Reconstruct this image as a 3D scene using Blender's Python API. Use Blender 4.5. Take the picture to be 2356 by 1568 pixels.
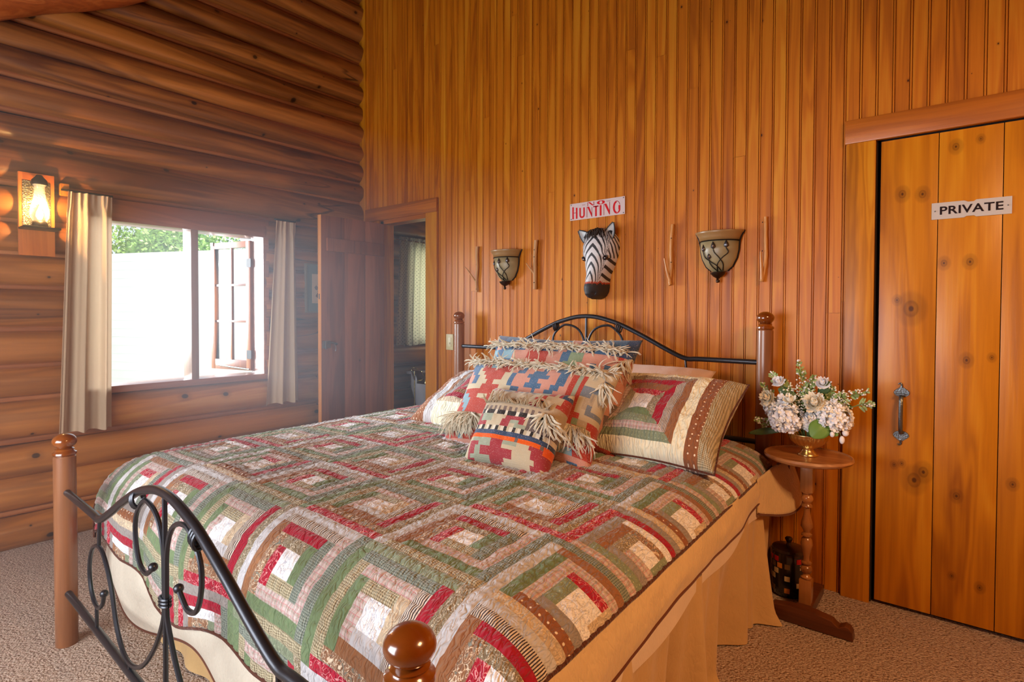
import bpy, bmesh, math, random
from mathutils import Vector, Matrix, noise
random.seed(7)
PI = math.pi
scene = bpy.context.scene
col = scene.collection
for o in list(bpy.data.objects): bpy.data.objects.remove(o)

# ------------------------------------------------------------------ camera
CAM = Vector((4.058, -2.949, 1.28))
yaw, pitch, roll = math.radians(38.823), math.radians(-1.165), math.radians(0.185)
F = Vector((-math.sin(yaw)*math.cos(pitch), math.cos(yaw)*math.cos(pitch), math.sin(pitch)))
r_ = Vector((math.cos(yaw), math.sin(yaw), 0)); u_ = r_.cross(F)
Rr = r_*math.cos(roll)+u_*math.sin(roll); Uu = u_*math.cos(roll)-r_*math.sin(roll)
cam = bpy.data.objects.new('camera', bpy.data.cameras.new('camera')); col.objects.link(cam)
m3 = Matrix((Rr, Uu, -F)).transposed()
cam.matrix_world = Matrix.Translation(CAM) @ m3.to_4x4()
cam.data.sensor_fit = 'HORIZONTAL'; cam.data.sensor_width = 36
cam.data.lens = 1298.2/2356*36
cam.data.shift_y = -36.8/2356
cam.data.clip_start = 0.02; cam.data.clip_end = 200
scene.camera = cam

# ------------------------------------------------------------------ world, lights, exposure
scene.view_settings.view_transform = 'Standard'
scene.view_settings.look = 'None'
scene.view_settings.gamma = 1
scene.view_settings.use_curve_mapping = False
scene.view_settings.exposure = -0.18
w = bpy.data.worlds.new('world'); scene.world = w; w.use_nodes = True
wn = w.node_tree
bg = wn.nodes['Background']; bg.inputs[0].default_value = (0.74, 0.84, 1.0, 1); bg.inputs[1].default_value = 1.6

def light(name, kind, loc, power, color, size=None, target=None, size_y=None, radius=None, angle=None):
    d = bpy.data.lights.new(name, kind); d.energy = power; d.color = color
    o = bpy.data.objects.new(name, d); col.objects.link(o); o.location = loc
    if kind == 'AREA':
        d.shape = 'RECTANGLE'; d.size = size; d.size_y = size_y or size
    if radius: d.shadow_soft_size = radius
    if angle: d.angle = angle
    if target is not None:
        o.rotation_euler = (Vector(target)-Vector(loc)).to_track_quat('-Z', 'Y').to_euler()
    return o
# daylight from the open side of the garden, entering by the bedroom window
light('window_daylight', 'AREA', (-2.9, -2.35, 1.75), 980, (0.86, 0.93, 1.0), 2.5, (1.6, -0.95, 1.15), 1.9)
light('bathroom_daylight', 'AREA', (-0.5, 0.9, 1.5), 22, (0.88, 1.0, 0.82), 0.8, (1.0, 0.9, 1.3), 0.9)
light('sun', 'SUN', (0, 0, 8), 5.6, (1.0, 0.96, 0.9), target=(-5.5, 1.5, 0), angle=0.02)
# added fill light behind the camera and the warm ceiling lamp of the room
light('rear_fill', 'AREA', (2.0, -4.2, 1.15), 122, (0.90, 0.95, 1.0), 2.2, (0.9, 0, 1.35), 1.1)
light('room_lamp', 'AREA', (5.0, -1.9, 2.35), 60, (1.0, 0.54, 0.23), 0.5, (4.7, -1.4, 0.0), 0.5)

# ------------------------------------------------------------------ tagging and mesh helpers
def tag(o, label=None, cat=None, group=None, kind=None):
    if label: o['label'] = label
    if cat: o['category'] = cat
    if group: o['group'] = group
    if kind: o['kind'] = kind
    return o
def empty(name, loc=(0, 0, 0), label=None, cat=None, group=None, rz=0):
    o = bpy.data.objects.new(name, None); col.objects.link(o); o.location = loc; o.rotation_euler.z = rz
    o.empty_display_size = 0.05
    return tag(o, label, cat, group)

class MB:
    def __init__(s): s.v = []; s.f = []; s.m = []; s.uv = None
    def add(s, vs, fs, mi=0):
        b = len(s.v); s.v += [tuple(p) for p in vs]
        s.f += [tuple(i+b for i in f) for f in fs]
        s.m += (mi if isinstance(mi, list) else [mi]*len(fs)); return s
    def box(s, x0, x1, y0, y1, z0, z1, mi=0, bev=0.0):
        if bev <= 0:
            vs = [(x, y, z) for x in (x0, x1) for y in (y0, y1) for z in (z0, z1)]
            return s.add(vs, [(0,1,3,2),(4,6,7,5),(0,4,5,1),(2,3,7,6),(0,2,6,4),(1,5,7,3)], mi)
        bm = bmesh.new(); bmesh.ops.create_cube(bm, size=1)
        bmesh.ops.scale(bm, vec=(x1-x0, y1-y0, z1-z0), verts=bm.verts)
        bmesh.ops.translate(bm, vec=((x0+x1)/2, (y0+y1)/2, (z0+z1)/2), verts=bm.verts)
        bmesh.ops.bevel(bm, geom=bm.edges[:], offset=bev, segments=2, affect='EDGES', profile=0.6)
        bm.verts.index_update()
        vs = [v.co[:] for v in bm.verts]; fs = [tuple(v.index for v in f.verts) for f in bm.faces]
        bm.free(); return s.add(vs, fs, mi)
    def tube(s, pts, rad, seg=10, mi=0, cap=True):
        pts = [Vector(p) for p in pts]; n = len(pts)
        if not isinstance(rad, (list, tuple)): rad = [rad]*n
        vs = []; prev = None
        for i, p in enumerate(pts):
            t = (pts[min(i+1, n-1)]-pts[max(i-1, 0)]).normalized()
            if prev is None:
                a = Vector((0, 0, 1)) if abs(t.z) < 0.9 else Vector((1, 0, 0))
                nrm = t.cross(a).normalized()
            else:
                nrm = (prev-t*prev.dot(t)).normalized()
            prev = nrm; b = t.cross(nrm)
            for k in range(seg):
                a = 2*PI*k/seg
                vs.append(p+(nrm*math.cos(a)+b*math.sin(a))*rad[i])
        fs = [(i*seg+k, i*seg+(k+1) % seg, (i+1)*seg+(k+1) % seg, (i+1)*seg+k) for i in range(n-1) for k in range(seg)]
        if cap:
            fs.append(tuple(range(seg-1, -1, -1))); fs.append(tuple((n-1)*seg+k for k in range(seg)))
        return s.add(vs, fs, mi)
    def lathe(s, prof, cx=0, cy=0, seg=32, mi=0, a0=0, a1=2*PI, fl=None):
        vs = []; full = abs(a1-a0-2*PI) < 1e-6; n = seg if full else seg+1
        for (r, z) in prof:
            for k in range(n):
                a = a0+(a1-a0)*k/seg
                rr = r*(fl(a, z) if fl else 1)
                vs.append((cx+rr*math.cos(a), cy+rr*math.sin(a), z))
        fs = []
        for i in range(len(prof)-1):
            for k in range(seg):
                k2 = (k+1) % n if full else k+1
                fs.append((i*n+k, i*n+k2, (i+1)*n+k2, (i+1)*n+k))
        return s.add(vs, fs, mi)
    def ball(s, c, r, seg=14, ring=9, mi=0, sc=(1, 1, 1)):
        prof = [(math.sin(PI*i/ring)*r, -math.cos(PI*i/ring)*r) for i in range(ring+1)]
        vs = []; 
        for (rr, z) in prof:
            for k in range(seg):
                a = 2*PI*k/seg; vs.append((c[0]+rr*math.cos(a)*sc[0], c[1]+rr*math.sin(a)*sc[1], c[2]+z*sc[2]))
        fs = [(i*seg+k, i*seg+(k+1) % seg, (i+1)*seg+(k+1) % seg, (i+1)*seg+k) for i in range(ring) for k in range(seg)]
        return s.add(vs, fs, mi)
    def grid(s, fn, nu, nv, mi=0, wrap=False):
        vs = [fn(i/nu, j/nv) for j in range(nv+1) for i in range(nu+1)]
        W = nu+1
        fs = [(j*W+i, j*W+i+1, (j+1)*W+i+1, (j+1)*W+i) for j in range(nv) for i in range(nu)]
        if callable(mi): mi = [mi((i+.5)/nu, (j+.5)/nv) for j in range(nv) for i in range(nu)]
        return s.add(vs, fs, mi)
    def build(s, name, mats, parent=None, smooth=True, angle=40, loc=None, bevel=0, solid=0, uv=None):
        me = bpy.data.meshes.new(name); me.from_pydata(s.v, [], s.f); me.update()
        if not isinstance(mats, (list, tuple)): mats = [mats]
        for m in mats: me.materials.append(m)
        if len(mats) > 1: me.polygons.foreach_set('material_index', s.m)
        bm = bmesh.new(); bm.from_mesh(me); bmesh.ops.remove_doubles(bm, verts=bm.verts, dist=1e-6)
        if uv is None: bmesh.ops.recalc_face_normals(bm, faces=bm.faces)
        bm.to_mesh(me); bm.free()
        if smooth:
            me.polygons.foreach_set('use_smooth', [True]*len(me.polygons))
            if angle < 180:
                try: me.set_sharp_from_angle(angle=math.radians(angle))
                except Exception: pass
        o = bpy.data.objects.new(name, me); col.objects.link(o)
        if parent: o.parent = parent
        if loc: o.location = loc
        if bevel:
            b = o.modifiers.new('b', 'BEVEL'); b.width = bevel; b.segments = 2; b.limit_method = 'ANGLE'
        if solid:
            b = o.modifiers.new('s', 'SOLIDIFY'); b.thickness = solid; b.offset = -1
        me.update()
        return o

def spline(pts, n=6, closed=False):
    P = [Vector(p) for p in pts]; out = []; N = len(P)
    for i in range(N-1):
        p0 = P[max(i-1, 0)]; p1 = P[i]; p2 = P[i+1]; p3 = P[min(i+2, N-1)]
        for k in range(n):
            t = k/n
            out.append(0.5*((2*p1)+(-p0+p2)*t+(2*p0-5*p1+4*p2-p3)*t*t+(-p0+3*p1-3*p2+p3)*t**3))
    out.append(P[-1]); return out

# ------------------------------------------------------------------ materials
def lin(c):
    return tuple(((x/255)/12.92 if x/255 <= 0.04045 else ((x/255+0.055)/1.055)**2.4) for x in c)+(1,)
class NT:
    def __init__(s, name):
        s.m = bpy.data.materials.new(name); s.m.use_nodes = True; s.t = s.m.node_tree; s.N = s.t.nodes; s.L = s.t.links
        s.b = s.N['Principled BSDF']; s.out = s.N['Material Output']
    def n(s, typ, **kw):
        x = s.N.new(typ)
        for k, v in kw.items(): setattr(x, k, v)
        return x
    def l(s, a, b): s.L.new(a, b)
    def math(s, op, a, b=None, c=None):
        x = s.n('ShaderNodeMath', operation=op)
        for i, v in enumerate((a, b, c)):
            if v is None: continue
            if isinstance(v, (int, float)): x.inputs[i].default_value = v
            else: s.l(v, x.inputs[i])
        return x.outputs[0]
    def mix(s, f, a, b, blend='MIX'):
        x = s.n('ShaderNodeMix', data_type='RGBA', blend_type=blend)
        for sock, v in ((x.inputs[0], f), (x.inputs[6], a), (x.inputs[7], b)):
            if isinstance(v, (int, float, tuple)): sock.default_value = v
            else: s.l(v, sock)
        return x.outputs[2]
    def ramp(s, f, stops):
        x = s.n('ShaderNodeValToRGB'); e = x.color_ramp.elements
        while len(e) < len(stops): e.new(0.5)
        for q, (p, c) in zip(e, stops):
            q.position = p; q.color = c if isinstance(c, tuple) and len(c) == 4 else (c, c, c, 1)
        s.l(f, x.inputs[0]); return x.outputs[0]
    def bump(s, h, strength=0.3, dist=0.01, normal=None):
        x = s.n('ShaderNodeBump'); x.inputs['Strength'].default_value = strength; x.inputs['Distance'].default_value = dist
        s.l(h, x.inputs['Height'])
        if normal: s.l(normal, x.inputs['Normal'])
        return x.outputs[0]
def simple(name, c, rough=0.5, metal=0.0, coat=0.0, spec=None, bump=0, bscale=200, emis=0, trans=0, ior=1.45, alpha=1):
    t = NT(name); t.b.inputs['Base Color'].default_value = lin(c); t.b.inputs['Roughness'].default_value = rough
    t.b.inputs['Metallic'].default_value = metal; t.b.inputs['Coat Weight'].default_value = coat
    if spec is not None: t.b.inputs['Specular IOR Level'].default_value = spec
    if trans: t.b.inputs['Transmission Weight'].default_value = trans; t.b.inputs['IOR'].default_value = ior
    if emis: t.b.inputs['Emission Color'].default_value = lin(c); t.b.inputs['Emission Strength'].default_value = emis
    if bump:
        tc = t.n('ShaderNodeTexCoord'); nz = t.n('ShaderNodeTexNoise'); nz.inputs['Scale'].default_value = bscale
        t.l(tc.outputs['Object'], nz.inputs['Vector']); t.l(t.bump(nz.outputs[0], bump, 0.002), t.b.inputs['Normal'])
    return t.m

def wood(name, c0, c1, c2, axis='Z', freq=9, rough=0.32, coat=0.25, var=0.35, knots=0.0, kscale=2.4, grain=0.5, bump=0.25, island=True, figure=1.0, cracks=0, krad=0.010, spots=(), spec=0.5):
    """stained wood; c0 dark, c1 mid, c2 light; grain runs along axis; every board (mesh island) differs"""
    t = NT(name); tc = t.n('ShaderNodeTexCoord'); geo = t.n('ShaderNodeNewGeometry')
    rnd = geo.outputs['Random Per Island']
    comb = t.n('ShaderNodeCombineXYZ')
    if island:
        for i, k in enumerate((17.3, 31.7, 53.1)): t.l(t.math('MULTIPLY', rnd, k), comb.inputs[i])
    off = t.n('ShaderNodeVectorMath', operation='ADD'); t.l(tc.outputs['Object'], off.inputs[0]); t.l(comb.outputs[0], off.inputs[1])
    def mapped(sa, sc):
        mp = t.n('ShaderNodeMapping'); sc3 = {'X': (sa, sc, sc), 'Y': (sc, sa, sc), 'Z': (sc, sc, sa)}[axis]
        mp.inputs['Scale'].default_value = sc3; t.l(off.outputs[0], mp.inputs['Vector']); return mp.outputs[0]
    big = t.n('ShaderNodeTexNoise'); big.inputs['Scale'].default_value = 1.0; big.inputs['Detail'].default_value = 3; big.inputs['Distortion'].default_value = 0.6
    t.l(mapped(0.5, freq), big.inputs['Vector'])
    # growth-ring figure
    rg = t.math('SINE', t.math('MULTIPLY', big.outputs[0], 46.0*figure)); rg = t.math('MULTIPLY_ADD', rg, 0.5, 0.5)
    fine = t.n('ShaderNodeTexNoise'); fine.inputs['Scale'].default_value = 1.0; fine.inputs['Detail'].default_value = 5; fine.inputs['Roughness'].default_value = 0.65
    t.l(mapped(3.0, freq*16), fine.inputs['Vector'])
    f = t.math('ADD', t.math('MULTIPLY', big.outputs[0], 0.62), t.math('MULTIPLY', rg, 0.12*grain*2))
    f = t.math('ADD', f, t.math('MULTIPLY', fine.outputs[0], 0.30*grain*1.4))
    if island: f = t.math('ADD', f, t.math('MULTIPLY', t.math('SUBTRACT', rnd, 0.5), var))
    c = t.ramp(f, [(0.22, lin(c0)), (0.52, lin(c1)), (0.85, lin(c2))])
    if knots > 0:
        sp = t.n('ShaderNodeSeparateXYZ'); t.l(off.outputs[0], sp.inputs[0])
        al, ac = {'Z': (sp.outputs[2], t.math('ADD', sp.outputs[0], sp.outputs[1])), 'Y': (sp.outputs[1], sp.outputs[2]), 'X': (sp.outputs[0], sp.outputs[2])}[axis]
        cv = t.n('ShaderNodeCombineXYZ'); t.l(t.math('MULTIPLY', al, 0.72), cv.inputs[0]); t.l(ac, cv.inputs[1])
        vo = t.n('ShaderNodeTexVoronoi'); vo.voronoi_dimensions = '2D'; vo.inputs['Scale'].default_value = kscale; vo.inputs['Randomness'].default_value = 1.0
        t.l(cv.outputs[0], vo.inputs['Vector'])
        keep = t.n('ShaderNodeSeparateColor'); t.l(vo.outputs['Color'], keep.inputs[0])
        on = t.math('LESS_THAN', keep.outputs[0], knots)
        rad = t.math('MULTIPLY', t.math('MULTIPLY_ADD', t.math('POWER', keep.outputs[1], 2.0), krad*1.6, krad*0.5), kscale)
        d = t.math('DIVIDE', vo.outputs['Distance'], rad)
        kd = tuple(x*0.16 for x in lin(c0)[:3])+(1,)
        halo = t.math('MULTIPLY', t.ramp(d, [(0.0, 1.0), (0.45, 0.55), (1.0, 0.0)]), on)
        c = t.mix(t.math('MULTIPLY', halo, 0.55), c, tuple(x*0.55 for x in lin(c0)[:3])+(1,))
        core = t.math('MULTIPLY', t.ramp(d, [(0.0, 1.0), (0.30, 0.95), (0.42, 0.0)]), on)
        c = t.mix(t.math('MULTIPLY', core, 0.9), c, kd)
    for (kx, kz, kr) in spots:
        sp = t.n('ShaderNodeVectorMath', operation='SUBTRACT'); t.l(tc.outputs['Object'], sp.inputs[0]); sp.inputs[1].default_value = (kx, 0, kz)
        s2 = t.n('ShaderNodeVectorMath', operation='MULTIPLY'); t.l(sp.outputs[0], s2.inputs[0]); s2.inputs[1].default_value = (1/kr, 0, 0.75/kr)
        ln = t.n('ShaderNodeVectorMath', operation='LENGTH'); t.l(s2.outputs[0], ln.inputs[0])
        d = t.math('DIVIDE', t.math('ADD', ln.outputs['Value'], t.math('MULTIPLY', big.outputs[0], 0.4)), 3.0)
        c = t.mix(t.ramp(d, [(0.0, 0.95), (0.16, 0.95), (0.24, 0.45), (0.42, 0.60), (0.50, 0.30), (0.8, 0.22), (1.0, 0.0)]), c, tuple(x*0.28 for x in lin(c0)[:3])+(1,))
    if cracks:
        ck = t.n('ShaderNodeTexNoise'); ck.inputs['Scale'].default_value = 1.0; ck.inputs['Detail'].default_value = 1.5
        t.l(mapped(0.45, 7.0), ck.inputs['Vector'])
        d = t.math('ABSOLUTE', t.math('SUBTRACT', ck.outputs[0], 0.5))
        line = t.ramp(d, [(0.0, 1.0), (0.0035, 0.8), (0.0065, 0.0)])
        gate = t.n('ShaderNodeTexNoise'); gate.inputs['Scale'].default_value = 0.8; t.l(off.outputs[0], gate.inputs['Vector'])
        line = t.math('MULTIPLY', line, t.ramp(gate.outputs[0], [(0.56, 0.0), (0.60, 1.0)]))
        c = t.mix(t.math('MULTIPLY', line, 0.85), c, tuple(x*0.12 for x in lin(c0)[:3])+(1,))
    t.l(c, t.b.inputs['Base Color'])
    t.b.inputs['Specular IOR Level'].default_value = spec
    t.b.inputs['Roughness'].default_value = rough; t.b.inputs['Coat Weight'].default_value = coat; t.b.inputs['Coat Roughness'].default_value = 0.22
    t.l(t.bump(fine.outputs[0], bump, 0.0015), t.b.inputs['Normal'])
    return t.m

def fabric(name, c, kind='plain', c2=None, c3=None, scale=1.0, rough=0.92, pucker=0.75, weave=True, coord='UV', trans=0.0):
    t = NT(name); tc = t.n('ShaderNodeTexCoord'); base = lin(c)
    vec = tc.outputs[coord]
    sp = t.n('ShaderNodeSeparateXYZ'); t.l(vec, sp.inputs[0]); U, V = sp.outputs[0], sp.outputs[1]
    nz = t.n('ShaderNodeTexNoise'); nz.inputs['Scale'].default_value = 12; nz.inputs['Detail'].default_value = 4; t.l(vec, nz.inputs['Vector'])
    c_ = t.mix(t.math('MULTIPLY', nz.outputs[0], 0.5), tuple(min(1, x*1.12) for x in base[:3])+(1,), tuple(x*0.74 for x in base[:3])+(1,))
    def band(x, per, duty):
        fr = t.math('FRACT', t.math('DIVIDE', x, per*scale)); return t.math('LESS_THAN', fr, duty)
    if kind == 'stripe': c_ = t.mix(band(t.math('ADD', U, V), 0.0052, 0.45), c_, lin(c2))
    if kind == 'stripeU': c_ = t.mix(band(U, 0.0055, 0.45), c_, lin(c2))
    if kind == 'check':
        k = t.math('MULTIPLY', t.math('ADD', band(U, 0.006, 0.5), band(V, 0.006, 0.5)), 0.5); c_ = t.mix(k, c_, lin(c2))
    if kind == 'plaid':
        k = t.math('MULTIPLY', t.math('ADD', band(U, 0.016, 0.35), band(V, 0.016, 0.35)), 0.45); c_ = t.mix(k, c_, lin(c2))
        k = t.math('MAXIMUM', band(t.math('ADD', U, 0.010), 0.016, 0.10), band(t.math('ADD', V, 0.010), 0.016, 0.10)); c_ = t.mix(t.math('MULTIPLY', k, 0.6), c_, lin(c3 or c2))
    if kind == 'floral':
        n2 = t.n('ShaderNodeTexNoise'); n2.inputs['Scale'].default_value = 55/scale; n2.inputs['Detail'].default_value = 1.5; n2.inputs['Distortion'].default_value = 1.6; t.l(vec, n2.inputs['Vector'])
        d = t.math('ABSOLUTE', t.math('SUBTRACT', n2.outputs[0], 0.5))
        c_ = t.mix(t.ramp(d, [(0.0, 0.85), (0.018, 0.8), (0.03, 0.0)]), c_, lin(c2))
        if c3:
            c_ = t.mix(t.ramp(n2.outputs[0], [(0.60, 0.0), (0.64, 0.8)]), c_, lin(c3))
    if kind == 'dots':
        vo = t.n('ShaderNodeTexVoronoi'); vo.inputs['Scale'].default_value = 42/scale; vo.inputs['Randomness'].default_value = 0.12; t.l(vec, vo.inputs['Vector'])
        c_ = t.mix(t.math('LESS_THAN', vo.outputs['Distance'], 0.14), c_, lin(c2))
    if kind == 'kilim':
        k = t.n('ShaderNodeTexNoise'); k.inputs['Scale'].default_value = 260; k.inputs['Detail'].default_value = 2; t.l(vec, k.inputs['Vector'])
        c_ = t.mix(t.ramp(k.outputs[0], [(0.60, 0.0), (0.70, 0.45)]), c_, lin((225, 205, 190)))
    t.l(c_, t.b.inputs['Base Color']); t.b.inputs['Roughness'].default_value = rough
    t.b.inputs['Specular IOR Level'].default_value = 0.15
    t.b.inputs['Sheen Weight'].default_value = 0.25
    if kind == 'kilim':
        wv = t.n('ShaderNodeTexWave'); wv.inputs['Scale'].default_value = 55; wv.inputs['Distortion'].default_value = 1.0; t.l(vec, wv.inputs['Vector'])
        wv.bands_direction = 'Y'
        t.l(t.bump(wv.outputs[1], 0.15, 0.003), t.b.inputs['Normal'])
    elif pucker:
        mp = t.n('ShaderNodeMapping'); mp.inputs['Rotation'].default_value = (0, 0, 0.5); mp.inputs['Scale'].default_value = (60, 26, 1); t.l(vec, mp.inputs['Vector'])
        p = t.n('ShaderNodeTexNoise'); p.inputs['Scale'].default_value = 1.0; p.inputs['Detail'].default_value = 2.0; p.inputs['Distortion'].default_value = 0.4; t.l(mp.outputs[0], p.inputs['Vector'])
        q = t.math('POWER', t.math('MULTIPLY', t.math('ABSOLUTE', t.math('SUBTRACT', p.outputs[0], 0.5)), 2.0), 0.6)
        mp2 = t.n('ShaderNodeMapping'); mp2.inputs['Rotation'].default_value = (0, 0, -0.9); mp2.inputs['Scale'].default_value = (95, 42, 1); t.l(vec, mp2.inputs['Vector'])
        p2 = t.n('ShaderNodeTexNoise'); p2.inputs['Scale'].default_value = 1.0; p2.inputs['Detail'].default_value = 1.0; t.l(mp2.outputs[0], p2.inputs['Vector'])
        q = t.math('ADD', q, t.math('MULTIPLY', p2.outputs[0], 0.5))
        t.l(t.bump(q, pucker, 0.010), t.b.inputs['Normal'])
    if trans:
        tr = t.n('ShaderNodeBsdfTranslucent'); t.l(c_, tr.inputs[0]); mx = t.n('ShaderNodeMixShader'); mx.inputs[0].default_value = trans
        t.l(t.b.outputs[0], mx.inputs[1]); t.l(tr.outputs[0], mx.inputs[2]); t.l(mx.outputs[0], t.out.inputs[0])
    return t.m

M = {}
SPOTS = [(0.118, 1.306, 0.0224), (0.139, 0.575, 0.0198), (0.17, 0.615, 0.0147), (0.08, 1.797, 0.0114), (0.15, 1.788, 0.0109), (0.226, 1.494, 0.0095), (0.31, 1.495, 0.0102), (0.258, 1.967, 0.0103), (0.336, 1.984, 0.0066), (0.305, 1.096, 0.0102), (0.383, 1.111, 0.0065), (0.281, 0.536, 0.0093), (0.271, 0.202, 0.0058), (0.36, 0.18, 0.0078), (0.067, 0.629, 0.0065), (0.094, 0.639, 0.0063), (0.453, 0.617, 0.0084), (0.067, 1.343, 0.0077)]
M['board'] = wood('beadboard_pine', (124, 54, 6), (190, 108, 14), (214, 148, 38), 'Z', freq=8, var=0.09, knots=0.34, kscale=5.0, krad=0.006, rough=0.44, coat=0.04, grain=0.6, spec=0.3)
M['casing'] = wood('casing_pine', (134, 72, 6), (194, 122, 16), (216, 156, 38), 'Z', freq=10, var=0.12, knots=0.15, kscale=3.0, rough=0.4, coat=0.08, spec=0.35, grain=0.6)
M['casingx'] = wood('lintel_pine', (128, 62, 8), (182, 102, 18), (206, 136, 40), 'X', freq=10, var=0.12, rough=0.38, coat=0.2)
M['log'] = wood('log_pine', (98, 52, 20), (176, 108, 44), (216, 160, 86), 'Y', freq=5, var=0.24, knots=0.8, kscale=4.4, krad=0.019, rough=0.40, coat=0.2, grain=0.4, cracks=1)
M['chink'] = wood('quarter_round_pine', (112, 60, 30), (160, 94, 50), (196, 134, 80), 'Y', freq=14, var=0.2, rough=0.4)
M['door'] = wood('knotty_door_pine', (136, 70, 6), (192, 119, 12), (220, 156, 34), 'Z', freq=6, var=0.10, rough=0.36, coat=0.08, grain=0.6, spec=0.35, spots=SPOTS)
M['doordark'] = wood('dark_door_pine', (104, 54, 32), (150, 86, 52), (182, 118, 76), 'Z', freq=7, var=0.25, knots=0.5, kscale=3.5, rough=0.35, coat=0.2)
M['edge'] = wood('door_edge_pine', (190, 110, 50), (220, 150, 84), (235, 175, 112), 'Z', freq=8, var=0.1)
M['beam'] = wood('rafter_log', (96, 40, 14), (150, 74, 28), (190, 112, 52), 'Y', freq=9, var=0.1, rough=0.5, coat=0.05, knots=0.6, kscale=4)
M['ceil'] = wood('ceiling_boards', (90, 42, 18), (130, 68, 32), (160, 96, 50), 'Y', freq=7, var=0.2)
M['dark'] = simple('dark_gap', (28, 14, 8), 0.8)
M['post'] = wood('bed_post_maple', (96, 58, 36), (138, 88, 56), (166, 116, 80), 'Z', freq=9, var=0.05, rough=0.3, coat=0.35, grain=0.7, bump=0.08)
M['finial'] = wood('turned_finial', (96, 42, 8), (140, 72, 16), (170, 100, 34), 'X', freq=7, var=0.05, rough=0.12, coat=0.9, grain=0.35, bump=0.02)
M['stand'] = wood('stand_maple', (118, 72, 40), (170, 114, 68), (200, 148, 100), 'X', freq=7, var=0.1, rough=0.28, coat=0.4, grain=0.8, bump=0.08)
M['standz'] = wood('stand_post_maple', (122, 74, 38), (176, 118, 66), (204, 152, 98), 'Z', freq=9, var=0.1, rough=0.22, coat=0.6, grain=0.3, bump=0.05)
M['standfoot'] = wood('stand_foot_oak', (56, 26, 12), (92, 46, 22), (122, 68, 38), 'X', freq=9, var=0.1, rough=0.4, coat=0.2)
M['iron'] = simple('bed_iron', (62, 64, 70), 0.36, 0.75, 0.15, bump=0.08, bscale=900)
M['blackiron'] = simple('wrought_iron', (40, 36, 34), 0.45, 0.7, bump=0.1, bscale=600)
M['brass'] = simple('brass', (226, 200, 140), 0.28, 1.0)
M['brasspale'] = simple('pale_brass', (196, 184, 130), 0.2, 1.0)
M['steel'] = simple('hammered_iron', (120, 126, 130), 0.35, 0.9, bump=0.6, bscale=160)
M['chrome'] = simple('chrome', (210, 210, 215), 0.12, 1.0)
M['porcelain'] = simple('porcelain', (212, 216, 228), 0.12, 0, 0.5)
M['cream_plastic'] = simple('ivory_plastic', (206, 196, 150), 0.35)

# ------------------------------------------------------------------ floor and shell
def carpet():
    t = NT('carpet_pile'); tc = t.n('ShaderNodeTexCoord')
    a = t.n('ShaderNodeTexNoise'); a.inputs['Scale'].default_value = 95; a.inputs['Detail'].default_value = 4; a.inputs['Roughness'].default_value = 0.7
    b = t.n('ShaderNodeTexVoronoi'); b.inputs['Scale'].default_value = 120
    c = t.n('ShaderNodeTexNoise'); c.inputs['Scale'].default_value = 2.2; c.inputs['Detail'].default_value = 3
    for x in (a, b, c): t.l(tc.outputs['Object'], x.inputs['Vector'])
    k = t.ramp(a.outputs[0], [(0.34, lin((140, 104, 80))), (0.47, lin((230, 196, 172))), (0.66, lin((248, 228, 210)))])
    k = t.mix(t.math('MULTIPLY', c.outputs[0], 0.35), k, lin((226, 200, 184)))
    t.l(k, t.b.inputs['Base Color']); t.b.inputs['Roughness'].default_value = 0.95; t.b.inputs['Specular IOR Level'].default_value = 0.05
    h = t.math('SUBTRACT', a.outputs[0], t.math('MULTIPLY', b.outputs['Distance'], 0.6))
    t.l(t.bump(h, 1.0, 0.03), t.b.inputs['Normal']); return t.m
M['carpet'] = carpet()
o = MB().grid(lambda u, v: (-0.1+u*6.9, -4.4+v*4.45, 0.004*noise.noise(Vector((u*40, v*30, 0)))), 120, 80).build('floor', M['carpet']); tag(o, kind='structure')
o = MB().box(-0.1, 1.7, 0.06, 2.2, -0.04, 0.0).build('floor', simple('bath_floor_vinyl', (150, 130, 105), 0.4)); tag(o, kind='structure')
o = MB().box(-30, -0.16, -25, 30, -0.5, -0.35).build('floor', simple('garden_lawn', (120, 140, 80), 0.9)); o.name = 'ground'; tag(o, kind='structure')

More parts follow.
